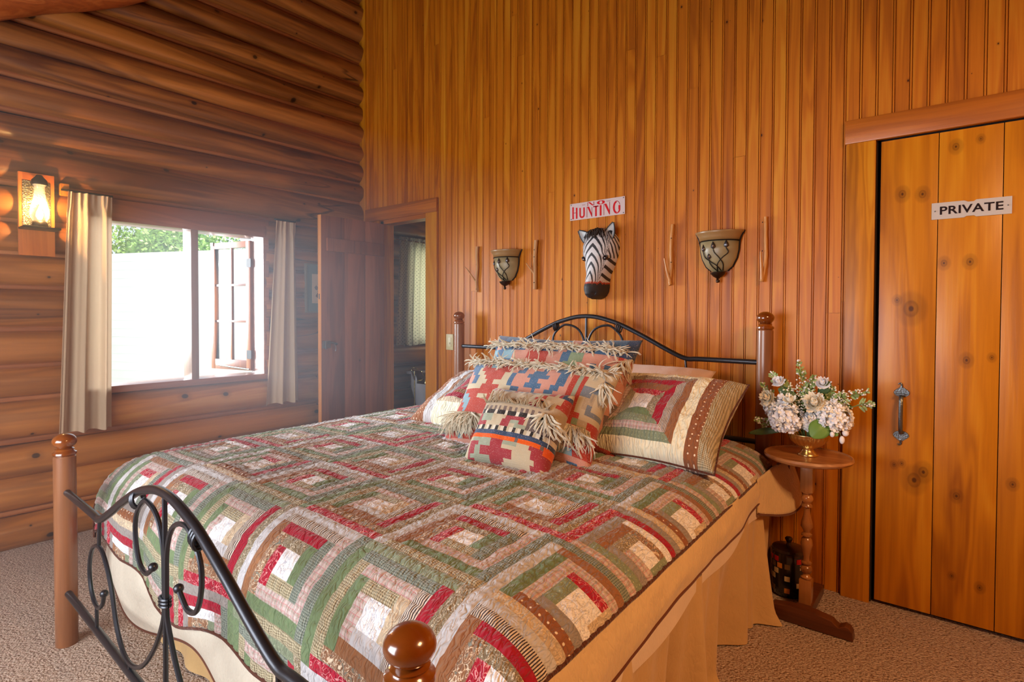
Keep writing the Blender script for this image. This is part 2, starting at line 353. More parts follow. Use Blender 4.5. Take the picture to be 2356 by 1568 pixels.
# log wall: every log and every quarter-round strip is its own island of one wall mesh
zl = [-0.03, 0.169, 0.382, 0.576, 0.806, 0.984, 1.187, 1.417, 1.60, 1.775, 1.965, 2.21, 2.372, 2.545, 2.70, 2.87, 3.03, 3.20, 3.375, 3.55, 3.71, 3.87, 4.05, 4.22, 4.40]
def log_wall(name, ya, yb, hole=None, mats=(M['log'], M['chink'])):
    mb = MB()
    for i in range(len(zl)-1):
        z0, z1 = zl[i], zl[i+1]; h = z1-z0
        segs = [(ya, yb)]
        if hole and z0 > hole[2]-0.06 and z1 < hole[3]+0.06: segs = [(ya, hole[0]), (hole[1], yb)]
        tl = 0.022*math.sin(i*2.1) if not (hole and z0 > 0.5 and z1 < 2.0) else 0
        for (a, b) in segs:
            n = max(3, int((b-a)/0.09)); K = 14; sd = i*7.3
            def fn(u, v, z0=z0, h=h, a=a, b=b, sd=sd, tl=tl):
                y = a+(b-a)*u; zz = v
                s = 2*zz-1; p = max(0.0, 1-abs(s)**2.3)**0.5
                nn = noise.noise(Vector((y*0.9, sd, s*1.2)))*0.014+noise.noise(Vector((y*3.1, sd+5, s*2)))*0.004
                tilt = tl*(y/-2.3 if y < 0 else 0)
                return (-0.022+0.112*p+nn*p, y, z0+h*zz*1.0+nn*0.4*(1-abs(s))+tilt)
            mb.grid(fn, n, K, 0)
        # quarter-round pole in the seam
        for (a, b) in segs:
            n = max(3, int((b-a)/0.2))
            pts = [(0.012+0.003*noise.noise(Vector((a+(b-a)*k/n*1.3, sd, 9))), a+(b-a)*k/n, z0+tl*((a+(b-a)*k/n)/-2.3 if (a+(b-a)*k/n) < 0 else 0)+0.004*noise.noise(Vector((a+(b-a)*k/n, sd, 3)))) for k in range(n+1)]
            mb.tube(pts, 0.021, 10, 1, cap=False)
    return mb.build(name, list(mats), angle=60)
HOLE = (-1.985, -0.868, 0.806, 1.965)
o = log_wall('wall_left', -4.4, 0.0, HOLE); tag(o, kind='structure')
mb = MB().box(-0.09, -0.03, -4.4, HOLE[0], -0.1, 4.5).box(-0.09, -0.03, HOLE[1], 0.5, -0.1, 4.5).box(-0.09, -0.03, HOLE[0], HOLE[1], -0.1, 0.80).box(-0.09, -0.03, HOLE[0], HOLE[1], 1.955, 4.5)
mb.box(-0.09, -0.03, 1.22, 2.2, -0.1, 2.5).box(-0.09, -0.03, 0.5, 1.22, -0.1, 1.02).box(-0.09, -0.03, 0.5, 1.22, 1.95, 2.5)
o = mb.build('wall_left_light_stop', M['dark'], smooth=False); tag(o, kind='structure')  # backing added to stop light leaking through the log seams
zfull = zl; zl = zfull[:16]
o = log_wall('wall_left', 0.02, 2.2, (0.47, 1.25, 1.0, 1.965)); tag(o, kind='structure')
zl = zfull
# rafter log against the gable and the sloped ceiling above it
def rl(y): return 2.79+0.57*(y+2.305)
mb = MB(); ang = math.atan(0.57)
pts = [(0.15+0.01*math.sin(k), -4.35+4.3*k/24, rl(-4.35+4.3*k/24)+0.15/math.cos(ang)+0.012*math.sin(k*1.7)) for k in range(25)]
mb.tube(pts, [0.15+0.008*math.sin(k*1.1) for k in range(25)], 24)
o = mb.build('trim_1', M['beam']); tag(o, kind='structure')
mb = MB()
for k in range(34):
    x0 = -0.1+k*0.2
    mb.add([(x0+.004, -4.5, rl(-4.5)+0.33), (x0+.196, -4.5, rl(-4.5)+0.33), (x0+.196, 0.02, rl(0.02)+0.33), (x0+.004, 0.02, rl(0.02)+0.33),
            (x0, -4.5, rl(-4.5)+0.36), (x0+.2, -4.5, rl(-4.5)+0.36), (x0+.2, 0.02, rl(0.02)+0.36), (x0, 0.02, rl(0.02)+0.36)],
           [(0,1,2,3),(4,7,6,5),(0,4,5,1),(1,5,6,2),(2,6,7,3),(3,7,4,0)])
mb.add([(-0.3, -4.6, rl(-4.6)+0.37), (6.8, -4.6, rl(-4.6)+0.37), (6.8, 0.3, rl(0.3)+0.37), (-0.3, 0.3, rl(0.3)+0.37), (-0.3, -4.6, rl(-4.6)+0.5), (6.8, -4.6, rl(-4.6)+0.5), (6.8, 0.3, rl(0.3)+0.5), (-0.3, 0.3, rl(0.3)+0.5)], [(0,1,2,3),(4,7,6,5),(0,4,5,1),(1,5,6,2),(2,6,7,3),(3,7,4,0)])
o = mb.build('ceiling', M['ceil'], smooth=False); tag(o, kind='structure')
o = MB().box(-0.1, 1.7, 0.11, 2.2, 2.42, 2.46).box(0.05, 0.12, 0.1, 2.1, 2.28, 2.42, bev=.02).build('ceiling', M['beam'], smooth=False); tag(o, kind='structure')
# the walls out of the picture
o = MB().box(6.6, 6.7, -4.5, 0.1, 0, 4.5).build('wall_right', M['board'], smooth=False); tag(o, kind='structure')
o = MB().box(-0.1, 6.7, -4.5, -4.42, 0, 2.2).build('wall_front', M['board'], smooth=False); tag(o, kind='structure')
o = MB().box(1.6, 1.66, 0.1, 2.2, 0, 2.46).build('wall_bathroom_right', M['board'], smooth=False); tag(o, kind='structure')
o = MB().box(-0.1, 1.66, 2.2, 2.26, 0, 2.46).build('wall_bathroom_back', M['board'], smooth=False); tag(o, kind='structure')

# beaded board wall
def beadboard(name, runs, pitch=0.0609, x_ref=2.704, thick=0.10):
    mb = MB(); R = random.Random(3)
    prof = [(0.0, 0.0), (0.0003, 0.0), (0.0006, 0.0075), (0.0022, 0.0075), (0.0026, 0.0016), (0.0036, 0.0003), (0.0062, 0.0), (0.0088, 0.0003), (0.0098, 0.0016), (0.0102, 0.0075), (0.0118, 0.0075), (0.0122, 0.0), (0.0609, 0.0)]
    k0 = int((0.1-x_ref)/pitch)-2
    for (xa, xb, za, zb) in runs:
        k = k0
        while True:
            x0 = x_ref-0.0075+k*pitch; k += 1
            if x0 > xb: break
            if x0+pitch < xa: continue
            cuts = [za, zb]
            rr = random.Random(k*13+5)
            if rr.random() < 0.30:
                c = za+(zb-za)*rr.uniform(0.15, 0.85)
                if zb-za > 0.8: cuts = [za, c, zb]
            jit = rr.uniform(-0.0006, 0.0006)
            for a, b in zip(cuts[:-1], cuts[1:]):
                p = [(min(max(x0+q, xa), xb), w_) for q, w_ in prof]
                a2 = a+(0.0006 if a > za else 0); b2 = b-(0.0006 if b < zb else 0)
                n = len(p); vs = [(x, y+jit, a2) for x, y in p]+[(x, y+jit, b2) for x, y in p]
                mb.add(vs, [(i, i+1, n+i+1, n+i) for i in range(n-1)])
    for (xa, xb, za, zb) in runs:
        mb.box(xa, xb, 0.014, thick, za, zb)
    o = mb.build(name, M['board'], angle=20); tag(o, kind='structure'); return o
beadboard('wall_back', [(0.0, 0.98, 2.14, 4.4), (0.98, 3.63, 0, 4.4), (3.63, 4.75, 2.14, 4.4), (4.75, 6.65, 0, 4.4)])
o = MB().box(0.0, 0.113, -0.016, 0.10, 0, 4.3, bev=.004).build('trim_2', M['casing']); tag(o, kind='structure')
# bathroom doorway: casing and jambs
o = MB().box(0.118, 0.979, -0.024, 0.0, 2.037, 2.142, bev=.003).box(0.30, 0.86, -0.004, 0.10, 2.005, 2.037).build('trim_3', M['casingx']); tag(o, kind='structure')
o = MB().box(0.858, 0.979, -0.022, 0.0, 0, 2.037, bev=.003).box(0.858, 0.885, 0.0, 0.10, 0, 2.03).build('trim_4', M['casing']); tag(o, kind='structure')
o = MB().box(0.113, 0.30, -0.018, 0.10, 0, 2.037, bev=.003).box(0.30, 0.338, -0.004, 0.10, 0, 2.03).build('trim_5', M['casing']); tag(o, kind='structure')
# private doorway: casing
o = MB().box(3.622, 4.75, -0.030, 0.0, 2.042, 2.146, bev=.003).build('trim_6', M['casingx']); tag(o, kind='structure')
o = MB().box(3.630, 3.740, -0.024, 0.0, 0, 2.042, bev=.003).box(4.60, 4.71, -0.024, 0.0, 0, 2.042, bev=.003).build('trim_7', M['casing']); tag(o, kind='structure')
o = MB().box(3.60, 4.75, 0.03, 0.12, 0, 2.2).box(3.735, 3.745, -0.004, 0.03, 0, 2.05).build('door_gap_block', M['dark'], smooth=False); tag(o, kind='structure')  # dark box added to block leaking light and darken the door gap

# ------------------------------------------------------------------ doors
d = empty('door_1', (3.757, 0, 0)); tag(d, 'closed knotty pine board door wearing the white PRIVATE sign', 'door', kind='structure')
mb = MB(); xs = [3.757, 3.960, 4.164, 4.37, 4.59]
for a, b in zip(xs[:-1], xs[1:]): mb.box(a-3.757+.0012, b-3.757-.0012, -0.006, 0.025, 0.018, 2.034, bev=.0015)
mb.build('door_boards', M['door'], d)
# hand-forged pull handle
def heart(cx, z, flip, n=28):
    pts = []
    for i in range(n):
        a = 2*PI*i/n; x = 0.029*math.sin(a)*(1+0.05*math.cos(a)); zz = 0.0185*math.cos(a)
        if math.cos(a) > 0.55: zz += 0.010*(math.cos(a)-0.55)/0.45; x *= 1-0.55*(math.cos(a)-0.55)/0.45
        pts.append((cx+x, z+flip*zz))
    return pts
mb = MB()
for z, fl in ((0.944, 1), (0.762, -1)):
    P = heart(3.847-3.757, z, fl); n = len(P)
    vs = [(x, -0.0065, q) for x, q in P]+[(x*0.94+(3.847-3.757)*0.06, -0.0115, z+(q-z)*0.92) for x, q in P]
    mb.add(vs, [tuple(range(n, 2*n))]+[(i, (i+1) % n, n+(i+1) % n, n+i) for i in range(n)])
    mb.tube(spline([(0.090, -0.009, z+fl*0.022), (0.090, -0.010, z+fl*0.036), (0.085, -0.011, z+fl*0.042), (0.078, -0.010, z+fl*0.038)], 4), [0.0055-0.0003*i for i in range(13)], 6)
hb = mb.build('handle', M['steel'], d); tag(hb, 'forged grey iron pull handle')
mb = MB(); pts = spline([(0.090, -0.010, 0.935), (0.090, -0.030, 0.930), (0.090, -0.044, 0.905), (0.090, -0.048, 0.855), (0.090, -0.044, 0.80), (0.090, -0.028, 0.777), (0.090, -0.010, 0.772)], 5)
mb.tube(pts, 0.0085, 8)
mb.box(0.072, 0.102, -0.040, -0.008, 0.938, 0.9415); mb.build('grip', M['steel'], hb)
# bathroom door standing open
d = empty('door_2', (0.36, -0.03, 0)); tag(d, 'dark stained board door standing open beside the framed picture', 'door', kind='structure')
mb = MB()
for a, b in ((-0.575, -0.375), (-0.375, -0.185), (-0.185, 0.0)): mb.box(-0.018, 0.018, a+.001, b-.001, 0.015, 1.998, bev=.0015)
mb.build('door_boards', M['doordark'], d)
MB().box(-0.0178, 0.0178, -0.5785, -0.5735, 0.015, 1.998).build('door_edge', M['edge'], d)
for z in (1.785, 0.33):
    MB().box(0.018, 0.040, -0.535, -0.012, z-0.05, z+0.048, bev=.006).build('batten', M['doordark'], d)
mb = MB().box(0.0175, 0.024, -0.568, -0.50, 1.02, 1.075, bev=.002).box(0.024, 0.036, -0.552, -0.538, 1.012, 1.07, bev=.003)
mb.tube(spline([(0.024, -0.53, 1.055), (0.036, -0.50, 1.060), (0.036, -0.462, 1.052), (0.024, -0.450, 1.045)], 4), 0.007, 8)
mb.tube(spline([(0.03, -0.472, 1.05), (0.034, -0.462, 1.02), (0.03, -0.464, 0.995)], 4), 0.003, 6)
lt = mb.build('latch', M['steel'], d); tag(lt, 'grey iron thumb latch')
MB().box(-0.006, 0.006, -0.5795, -0.578, 1.38, 1.42).build('strike_plate', M['steel'], d)

# ------------------------------------------------------------------ window 1
wd = empty('window_1', (0, -1.42, 0.84)); tag(wd, 'wide casement window with its small-paned sash swung outward', 'window', kind='structure')
def wpart(mb, name, m, par=wd, **k):
    mb.v = [(x, y+1.42, z-0.84) for x, y, z in mb.v]; return mb.build(name, m, par, **k)
fr = wpart(MB().box(-0.10, 0.085, -2.02, -0.845, 1.825, 1.955, bev=.003).box(-0.10, 0.088, -2.02, -0.845, 0.797, 0.838, bev=.003)
      .box(-0.10, 0.08, -2.02, -1.955, 0.838, 1.825).box(-0.10, 0.08, -0.885, -0.845, 0.838, 1.825), 'window_frame', wood('window_frame_pine', (96, 46, 24), (138, 76, 44), (170, 108, 70), 'Y', freq=8, var=0.1))
wpart(MB().box(-0.05, 0.075, -1.374, -1.328, 0.838, 1.825, bev=.002), 'mullion', wood('mullion_pine', (120, 84, 66), (150, 110, 88), (170, 130, 104), 'Z', freq=8))
glass = NT('window_glass'); glass.b.inputs['Roughness'].default_value = 0.0; glass.b.inputs['Alpha'].default_value = 0.08; glass.b.inputs['Base Color'].default_value = (0.9, 0.95, 1, 1)
M['glass'] = glass.m
wpart(MB().box(-0.012, -0.009, -1.955, -1.374, 0.838, 1.825), 'pane', M['glass'], smooth=False)
# sash hinged at the far jamb, about 77 degrees open; built flat then turned
a = math.radians(77)
sash = MB(); W_, H_ = 0.435, 0.965
def sb(u0, u1, z0, z1, t0=-0.018, t1=0.018, mb=sash): mb.box(t0, t1, -u1, -u0, z0, z1, bev=.002)
sb(0.0, 0.045, 0, H_); sb(W_-0.045, W_, 0, H_); sb(0.045, W_-0.045, 0, 0.075); sb(0.045, W_-0.045, H_-0.045, H_)
sb(0.208, 0.227, 0.075, H_-0.045, -0.010, 0.010)
for z in (0.358, 0.632): sb(0.045, W_-0.045, z, z+0.017, -0.010, 0.010)
sash_m = wood('sash_pine', (120, 60, 24), (160, 88, 40), (184, 112, 60), 'Z', freq=8)
so = sash.build('sash', sash_m, wd); so.location = (-0.085, 0.533, 0.008); so.rotation_euler.z = -a
po = MB().box(-0.002, 0.002, -(W_-0.045), -0.045, 0.075, H_-0.045).build('panes', M['glass'], so, smooth=False)
for z in (0.12, 0.80):
    MB().box(0.018, 0.022, -0.035, 0.012, z-0.032, z+0.032).build('hinge', M['blackiron'], so)
MB().box(0.010, 0.024, -W_+0.004, -W_+0.034, H_-0.02, H_+0.004).build('catch', M['steel'], so)
MB().tube([(0.02, -0.36, 0.03), (0.03, -0.20, 0.022), (0.03, 0.0, 0.012)], 0.005, 8).build('stay_bar', M['steel'], so)

# ------------------------------------------------------------------ outside: white building and trees
ex = wood('white_cladding', (236, 236, 238), (246, 246, 248), (252, 252, 252), 'X', freq=3, var=0.0, rough=0.8, coat=0, grain=0.1)
A = Vector((-10.9, 1.37, 0)); B = Vector((-7.175, 2.918, 0)); dr = (B-A).normalized(); nr = Vector((dr.y, -dr.x, 0))
P0 = A-dr*5; P1 = B+dr*4; mb = MB(); L = (P1-P0).length
for k in range(16):
    z0 = -0.4+k*3.0/16; z1 = z0+3.0/16
    q = [P0+nr*0.0015, P1+nr*0.0015, P1, P0]
    mb.add([(q[0].x, q[0].y, z0), (q[1].x, q[1].y, z0), (q[2].x, q[2].y, z1), (q[3].x, q[3].y, z1), (q[3].x-nr.x*.3, q[3].y-nr.y*.3, z1), (q[2].x-nr.x*.3, q[2].y-nr.y*.3, z1)], [(0,1,2,3), (3,2,5,4)])
o = mb.build('garden_wall', ex, smooth=False); tag(o, 'tall sunlit white wall standing outside the open window', 'wall')
leafm = [simple('leaf_green_%d' % i, c, 0.7, trans=0) for i, c in enumerate(((156, 196, 96), (104, 146, 62), (214, 230, 160)))]
for i, (x, y, z, s) in enumerate(((-18.5, 0.3, 2.9, 2.5), (-17.0, 4.9, 3.0, 2.5), (-15.2, 9.6, 3.1, 2.6), (-20.5, -4.4, 3.0, 2.5))):
    t = empty('tree', (x, y, -0.4), ['sunlit green tree behind the white wall, seen through the window beside the curtain', 'leafy green tree behind the white wall, above the middle of the window', 'light green tree behind the white wall, above the open sash', 'bushy tree behind the white wall, mostly hidden by the curtain'][i], 'tree', 'trees beyond the white wall')
    MB().tube([(0, 0, 0), (0.1, 0, 1.5), (0, 0.1, 3.0)], [0.16, 0.12, 0.08], 10).build('trunk', M['log'], t)
    mb = MB(); R = random.Random(i)
    for k in range(6500):
        v = Vector((R.gauss(0, 1), R.gauss(0, 1), R.gauss(0, 1))).normalized()*s*(0.72+0.28*R.random())
        p = Vector((v.x, v.y, v.z*0.75+z+0.2))
        if p.z < 1.2: continue
        q = Vector((R.uniform(-1, 1), R.uniform(-1, 1), R.uniform(-1, 1))).normalized()*0.065; r2 = q.cross(Vector((R.random(), R.random(), R.random()))).normalized()*0.05
        mb.add([p-q, p+r2, p+q, p-r2], [(0, 1, 2, 3)], R.choice((0, 0, 1, 2)))
    mb.ball((0, 0, z+0.2), s*0.72, 16, 10, 1, (1, 1, 0.75))
    f = mb.build('foliage', leafm, t, smooth=False, uv=1)
# ------------------------------------------------------------------ bed
def bx(x, y, z=0): return (x-0.037*(y+1.2)-0.0, y-0.02*(x-2.35), z)
POSTS = [(1.289, -0.10, 1.293), (3.324, -0.14, 1.293), (1.368, -2.345, 0.815), (3.424, -2.400, 0.820)]
bed = empty('bed', (2.35, -1.2, 0), 'king bed with four round wooden posts and scrolled black iron headboard and footboard', 'bed')
def bpart(mb, name, m, par=bed, **k):
    if par is bed: mb.v = [(x-2.35, y+1.2, z) for x, y, z in mb.v]
    return mb.build(name, m, par, **k)
for (x, y, h) in POSTS:
    r = 0.036; zb = h-0.085
    prof = [(0, 0.0), (r*1.0, 0.0), (r*1.02, 0.3), (r, zb-0.06), (r*1.0, zb-0.004), (r*0.90, zb), (0, zb)]
    pm = MB().lathe(prof, 0, 0, 28)
    pm.v = [(a+x, b+y, c) for a, b, c in pm.v]
    po = bpart(pm, 'post', M['post'])
    z = zb; fp = [(0, z-.002), (r*0.92, z), (r*1.08, z+0.006), (r*1.06, z+0.013), (r*0.86, z+0.018), (r*0.80, z+0.022), (r*0.86, z+0.026)]
    R0 = r*1.10; c0 = z+0.026+0.029
    fp += [(R0*math.cos(t), c0+0.030*math.sin(t)) for t in [math.radians(q) for q in range(-54, 91, 9)]]
    fm = MB().lathe(fp, 0, 0, 32); fm.v = [(a+x-2.35, b+y+1.2, c) for a, b, c in fm.v]
    fm.build('finial', M['finial'], po)
HALF = [(-.092,-.01),(-.118,-.03),(-.15,-.045),(-.196,-.035),(-.225,.002),(-.238,.06),(-.222,.11),(-.165,.156),(-.119,.160),(-.07,.145),(-.036,.115),(-.012,.06),(-.008,0),(-.008,-.075),(-.015,-.125),(-.067,-.21),(-.144,-.29),(-.218,-.34),(-.296,-.362),(-.369,-.348),(-.43,-.288),(-.475,-.194),(-.523,-.136),(-.572,-.102),(-.625,-.096),(-.690,-.124),(-.726,-.19),(-.715,-.26),(-.672,-.300),(-.620,-.304),(-.575,-.275),(-.556,-.235)]
def bedend(name, pa, pb, z0, zlow, cshift):
    xa, ya = pa; xb, yb = pb; cx = (xa+xb)/2+cshift; L = xb-xa
    def P(dx, z): x = cx+dx; t = (x-xa)/L; return (x, ya+(yb-ya)*t, z)
    hw = L/2
    mb = MB()
    arch = [(-.60, 0.0), (-.50, .040), (-.36, .108), (-.23, .165), (-.15, .190), (-.07, .208), (0, .213), (.07, .208), (.15, .190), (.23, .165), (.36, .108), (.50, .040), (.60, 0.0)]
    path = [P(-hw-cshift+0.02, z0), P(-.68, z0)]+[P(a, z0+b) for a, b in arch]+[P(.68, z0), P(hw-cshift-0.02, z0)]
    mb.tube(spline(path, 5), 0.0125, 12)
    bpart(mb, name+'_top_rail', M['iron'])
    bpart(MB().tube([P(-hw-cshift+0.02, zlow), P(hw-cshift-0.02, zlow)], 0.0125, 12), name+'_low_rail', M['iron'])
    for s in (-1, 1):
        pts = spline([P(s*-a if s > 0 else a, z0+b) for a, b in HALF], 4)
        mb = MB().tube(pts, 0.0068, 8); mb.ball(pts[0], 0.0125, 12, 8); mb.ball(pts[-1], 0.0125, 12, 8)
        bpart(mb, 'scroll', M['iron'])
        for (a, b) in (((-.60, 0), (-.61, -.098)), ((-.645, -.302), (-.645, zlow-z0)), ((-.30, -.362), (-.30, zlow-z0))):
            bpart(MB().tube([P(a[0]*-s if s > 0 else a[0], z0+a[1]), P(b[0]*-s if s > 0 else b[0], z0+b[1])], 0.0058, 8), 'strut', M['iron'])
        mb = MB()
        for k in range(3):
            c = Vector(P(s*(.205+.010*k), z0+.163-.004*k))
            pts = []
            for q in range(17):
                an = 2*PI*q/16; pts.append(c+Vector((0.004*math.sin(an)*s, 0.0155*math.cos(an), -0.008+0.0235*math.sin(an))))
            mb.tube(pts, 0.0042, 6, cap=False)
        bpart(mb, 'collar', M['iron'])
    bpart(MB().tube([P(0, z0+.205), P(0, z0-.075), P(-0.005, zlow)], 0.0068, 8), 'spindle', M['iron'])
    mb = MB()
    for k in range(3):
        c = Vector(P(-.004, z0-.066-.009*k)); pts = [c+Vector((0.021*math.cos(2*PI*q/16), 0.011*math.sin(2*PI*q/16), 0)) for q in range(17)]
        mb.tube(pts, 0.004, 6, cap=False)
    bpart(mb, 'binding_ring', M['iron'])
bedend('headboard', (1.289, -0.10), (3.324, -0.14), 1.053, 0.675, 0.03)
bedend('footboard', (1.368, -2.345), (3.424, -2.400), 0.593, 0.205, 0.03)
for s, xa, xb in ((0, 1.30, 1.375), (1, 3.31, 3.40)):
    bpart(MB().box(0, 0.012, -2.3, -0.15, 0.20, 0.26), 'side_rail', M['iron']) if False else None
# mattress with its box base
mt = empty('mattress', (2.35, -1.2, 0.2), 'thick mattress and box base under the patchwork quilt', 'mattress')
def bbox(x0, x1, y0, y1, z0, z1, bev):
    mb = MB().box(x0, x1, y0, y1, z0, z1, bev=bev); mb.v = [bx(x, y, z) for x, y, z in mb.v]; mb.v = [(x-2.35, y+1.2, z-0.2) for x, y, z in mb.v]; return mb
bbox(1.36, 3.335, -2.10, -0.20, 0.42, 0.635, 0.05).build('pad', simple('ticking', (205, 198, 185), 0.9), mt)
bbox(1.36, 3.335, -2.10, -0.20, 0.20, 0.415, 0.03).build('box_base', simple('box_cloth', (190, 180, 160), 0.9), mt)
for (x, y) in ((1.5, -2.0), (3.2, -2.0), (1.5, -0.4), (3.2, -0.4)):
    mb = MB().lathe([(0, 0.0), (0.02, 0.0), (0.02, 0.2), (0, 0.2)], 0, 0, 12); p = bx(x, y)
    mb.v = [(a+p[0]-2.35, b+p[1]+1.2, c-0.2) for a, b, c in mb.v]; mb.build('leg', M['blackiron'], mt)

# ------------------------------------------------------------------ patchwork fabrics
FN = ['crimson', 'crimsonf', 'white', 'ltgray', 'gray', 'brown', 'brownf', 'goldf', 'green', 'sage', 'ycheck', 'gcheck', 'pplaid', 'stripe', 'tan', 'cream', 'bdots', 'binding']
FB = {
 'crimson': fabric('crimson_cotton', (166, 26, 50)),
 'crimsonf': fabric('crimson_floral_cotton', (172, 26, 52), 'floral', (240, 169, 169), scale=1.4),
 'white': fabric('white_quilted_cotton', (240, 239, 240), 'floral', (192, 194, 209), scale=0.8),
 'ltgray': fabric('pale_grey_cotton', (198, 196, 198)),
 'gray': fabric('warm_grey_cotton', (151, 142, 137)),
 'brown': fabric('brown_cotton', (151, 103, 70)),
 'brownf': fabric('brown_floral_cotton', (146, 106, 79), 'floral', (240, 221, 192), (135, 146, 135)),
 'goldf': fabric('gold_floral_cotton', (136, 120, 94), 'floral', (240, 230, 207), scale=0.7),
 'green': fabric('green_cotton', (112, 131, 94)),
 'sage': fabric('sage_cotton', (133, 144, 117), 'dots', (176, 183, 155), scale=0.6),
 'ycheck': fabric('yellow_check_cotton', (202, 190, 158), 'check', (122, 110, 84)),
 'gcheck': fabric('grey_green_check_cotton', (153, 160, 146), 'check', (88, 99, 90)),
 'pplaid': fabric('pink_plaid_cotton', (206, 190, 184), 'plaid', (169, 153, 140), (192, 90, 101)),
 'stripe': fabric('black_stripe_cotton', (221, 207, 192), 'stripeU', (65, 51, 54)),
 'tan': fabric('tan_floral_cotton', (196, 176, 150), 'floral', (235, 212, 176), scale=1.2),
 'cream': fabric('cream_cotton', (240, 235, 205)),
 'bdots': fabric('brown_dotted_cotton', (144, 90, 58), 'dots', (240, 221, 194)),
 'binding': fabric('brown_binding', (88, 47, 33)),
}
FL = [FB[k] for k in FN]; FI = {k: i for i, k in enumerate(FN)}
# rings from inside out for the sides (+x, -y, -x, +y) of the two blocks
BLK = {
 'A': {'+x': ['tan', 'stripe', 'crimson', 'goldf'], '-y': ['ltgray', 'brown', 'brownf', 'crimsonf'], '-x': ['pplaid', 'green', 'ycheck', 'green'], '+y': ['ycheck', 'pplaid', 'gcheck', 'sage']},
 'B': {'-x': ['crimsonf', 'brownf', 'brown', 'ltgray'], '+y': ['goldf', 'crimson', 'stripe', 'ltgray'], '+x': ['green', 'gcheck', 'pplaid', 'gcheck'], '-y': ['ycheck', 'pplaid', 'green', 'ycheck']},
 'C': {'+x': ['tan', 'gcheck', 'crimson', 'gray'], '-y': ['white', 'gray', 'bdots', 'tan'], '-x': ['sage', 'pplaid', 'green', 'ltgray'], '+y': ['crimsonf', 'pplaid', 'brown', 'gcheck']},
 'D': {'-x': ['goldf', 'brown', 'gray', 'crimsonf'], '+y': ['brownf', 'white', 'crimson', 'gray'], '+x': ['sage', 'pplaid', 'gcheck', 'green'], '-y': ['pplaid', 'gray', 'sage', 'pplaid']},
}
def logcabin(p, q, kind):
    """p, q in -5..5 block units"""
    ap, aq = abs(p), abs(q); r = max(ap, aq)
    if r < 1: return 'white'
    k = min(3, int(r-1))
    if ap > aq: side = '+x' if p > 0 else '-x'
    elif q > 0: side = '+y'
    else: side = '-y'
    if ap > k+1 and aq > k+1:       # corner square: the y strips run full length on one corner, the x strips on the other
        side = ('+y' if q > 0 else '-y') if (p > 0) != (q > 0) else ('+x' if p > 0 else '-x')
    return BLK[kind][side][k]
UX, UY = 0.0368, 0.0330
CX, CY = 3.030, -1.875      # centre of one block on the bed
def quilt_mat(s, t):
    p = (s-CX)/UX+5; q = (t-CY)/UY+5
    i, j = math.floor(p/10), math.floor(q/10)
    par = (i+j) % 2
    kind = ('AC' if (i*3+j) % 4 in (0, 1, 2) else 'CA')[0 if (i+2*j) % 5 else 1] if par else ('BD' if (i+j*3) % 4 else 'DB')[0 if (2*i+j) % 5 else 1]
    if j <= -1 and i >= -1: kind = 'A' if par else 'B'
    # the block centred on (CX,CY) is type B
    return logcabin(p-10*i-5, q-10*j-5, kind)
# draped surface: s across the bed (x), t along it (y, negative toward the foot)
ZT = 0.690
S_R, S_L, T_F = 3.18, 1.40, -2.02
def drape1(d, a, b):
    """arc length d beyond the crest -> (out, down) around a quarter ellipse a (out) by b (down), then straight down"""
    n = 24; L = 0; px, pz = 0, 0
    for k in range(1, n+1):
        th = k/n*PI/2; x, z = a*math.sin(th), b*(1-math.cos(th)); dl = math.hypot(x-px, z-pz)
        if L+dl >= d:
            f = (d-L)/dl; return px+(x-px)*f, pz+(z-pz)*f
        L += dl; px, pz = x, z
    return a, b+(d-L)
def drape(s, t):
    dx = dz1 = dy = dz2 = 0
    if s > S_R: dx, dz1 = drape1(s-S_R, 0.252, 0.10)
    elif s < S_L: o_, dz1 = drape1(S_L-s, 0.19, 0.13); dx = -o_
    if t < T_F: o_, dz2 = drape1(T_F-t, 0.225, 0.21); dy = -o_
    x = min(max(s, S_L), S_R)+dx; y = max(t, T_F)+dy
    z = ZT-(abs(dz1)**3+abs(dz2)**3)**(1/3.0)
    crown = 0.018*(1-((x-2.3)/1.1)**2)
    z += max(0, crown)*(1 if dz2 == 0 else max(0, 1-dz2*5))
    z += 0.007*noise.noise(Vector((s*2.6, t*2.6, 0)))*(1 if dz2 < .1 else 0.4)
    return x, y, z
S0, S1 = 1.15, 3.458; T0, T1 = -0.28, -2.50
def hem(s):  # the lower edge at the foot waves a little
    return 0.035*math.sin(s*5.2+0.6)+0.02*math.sin(s*11+1)
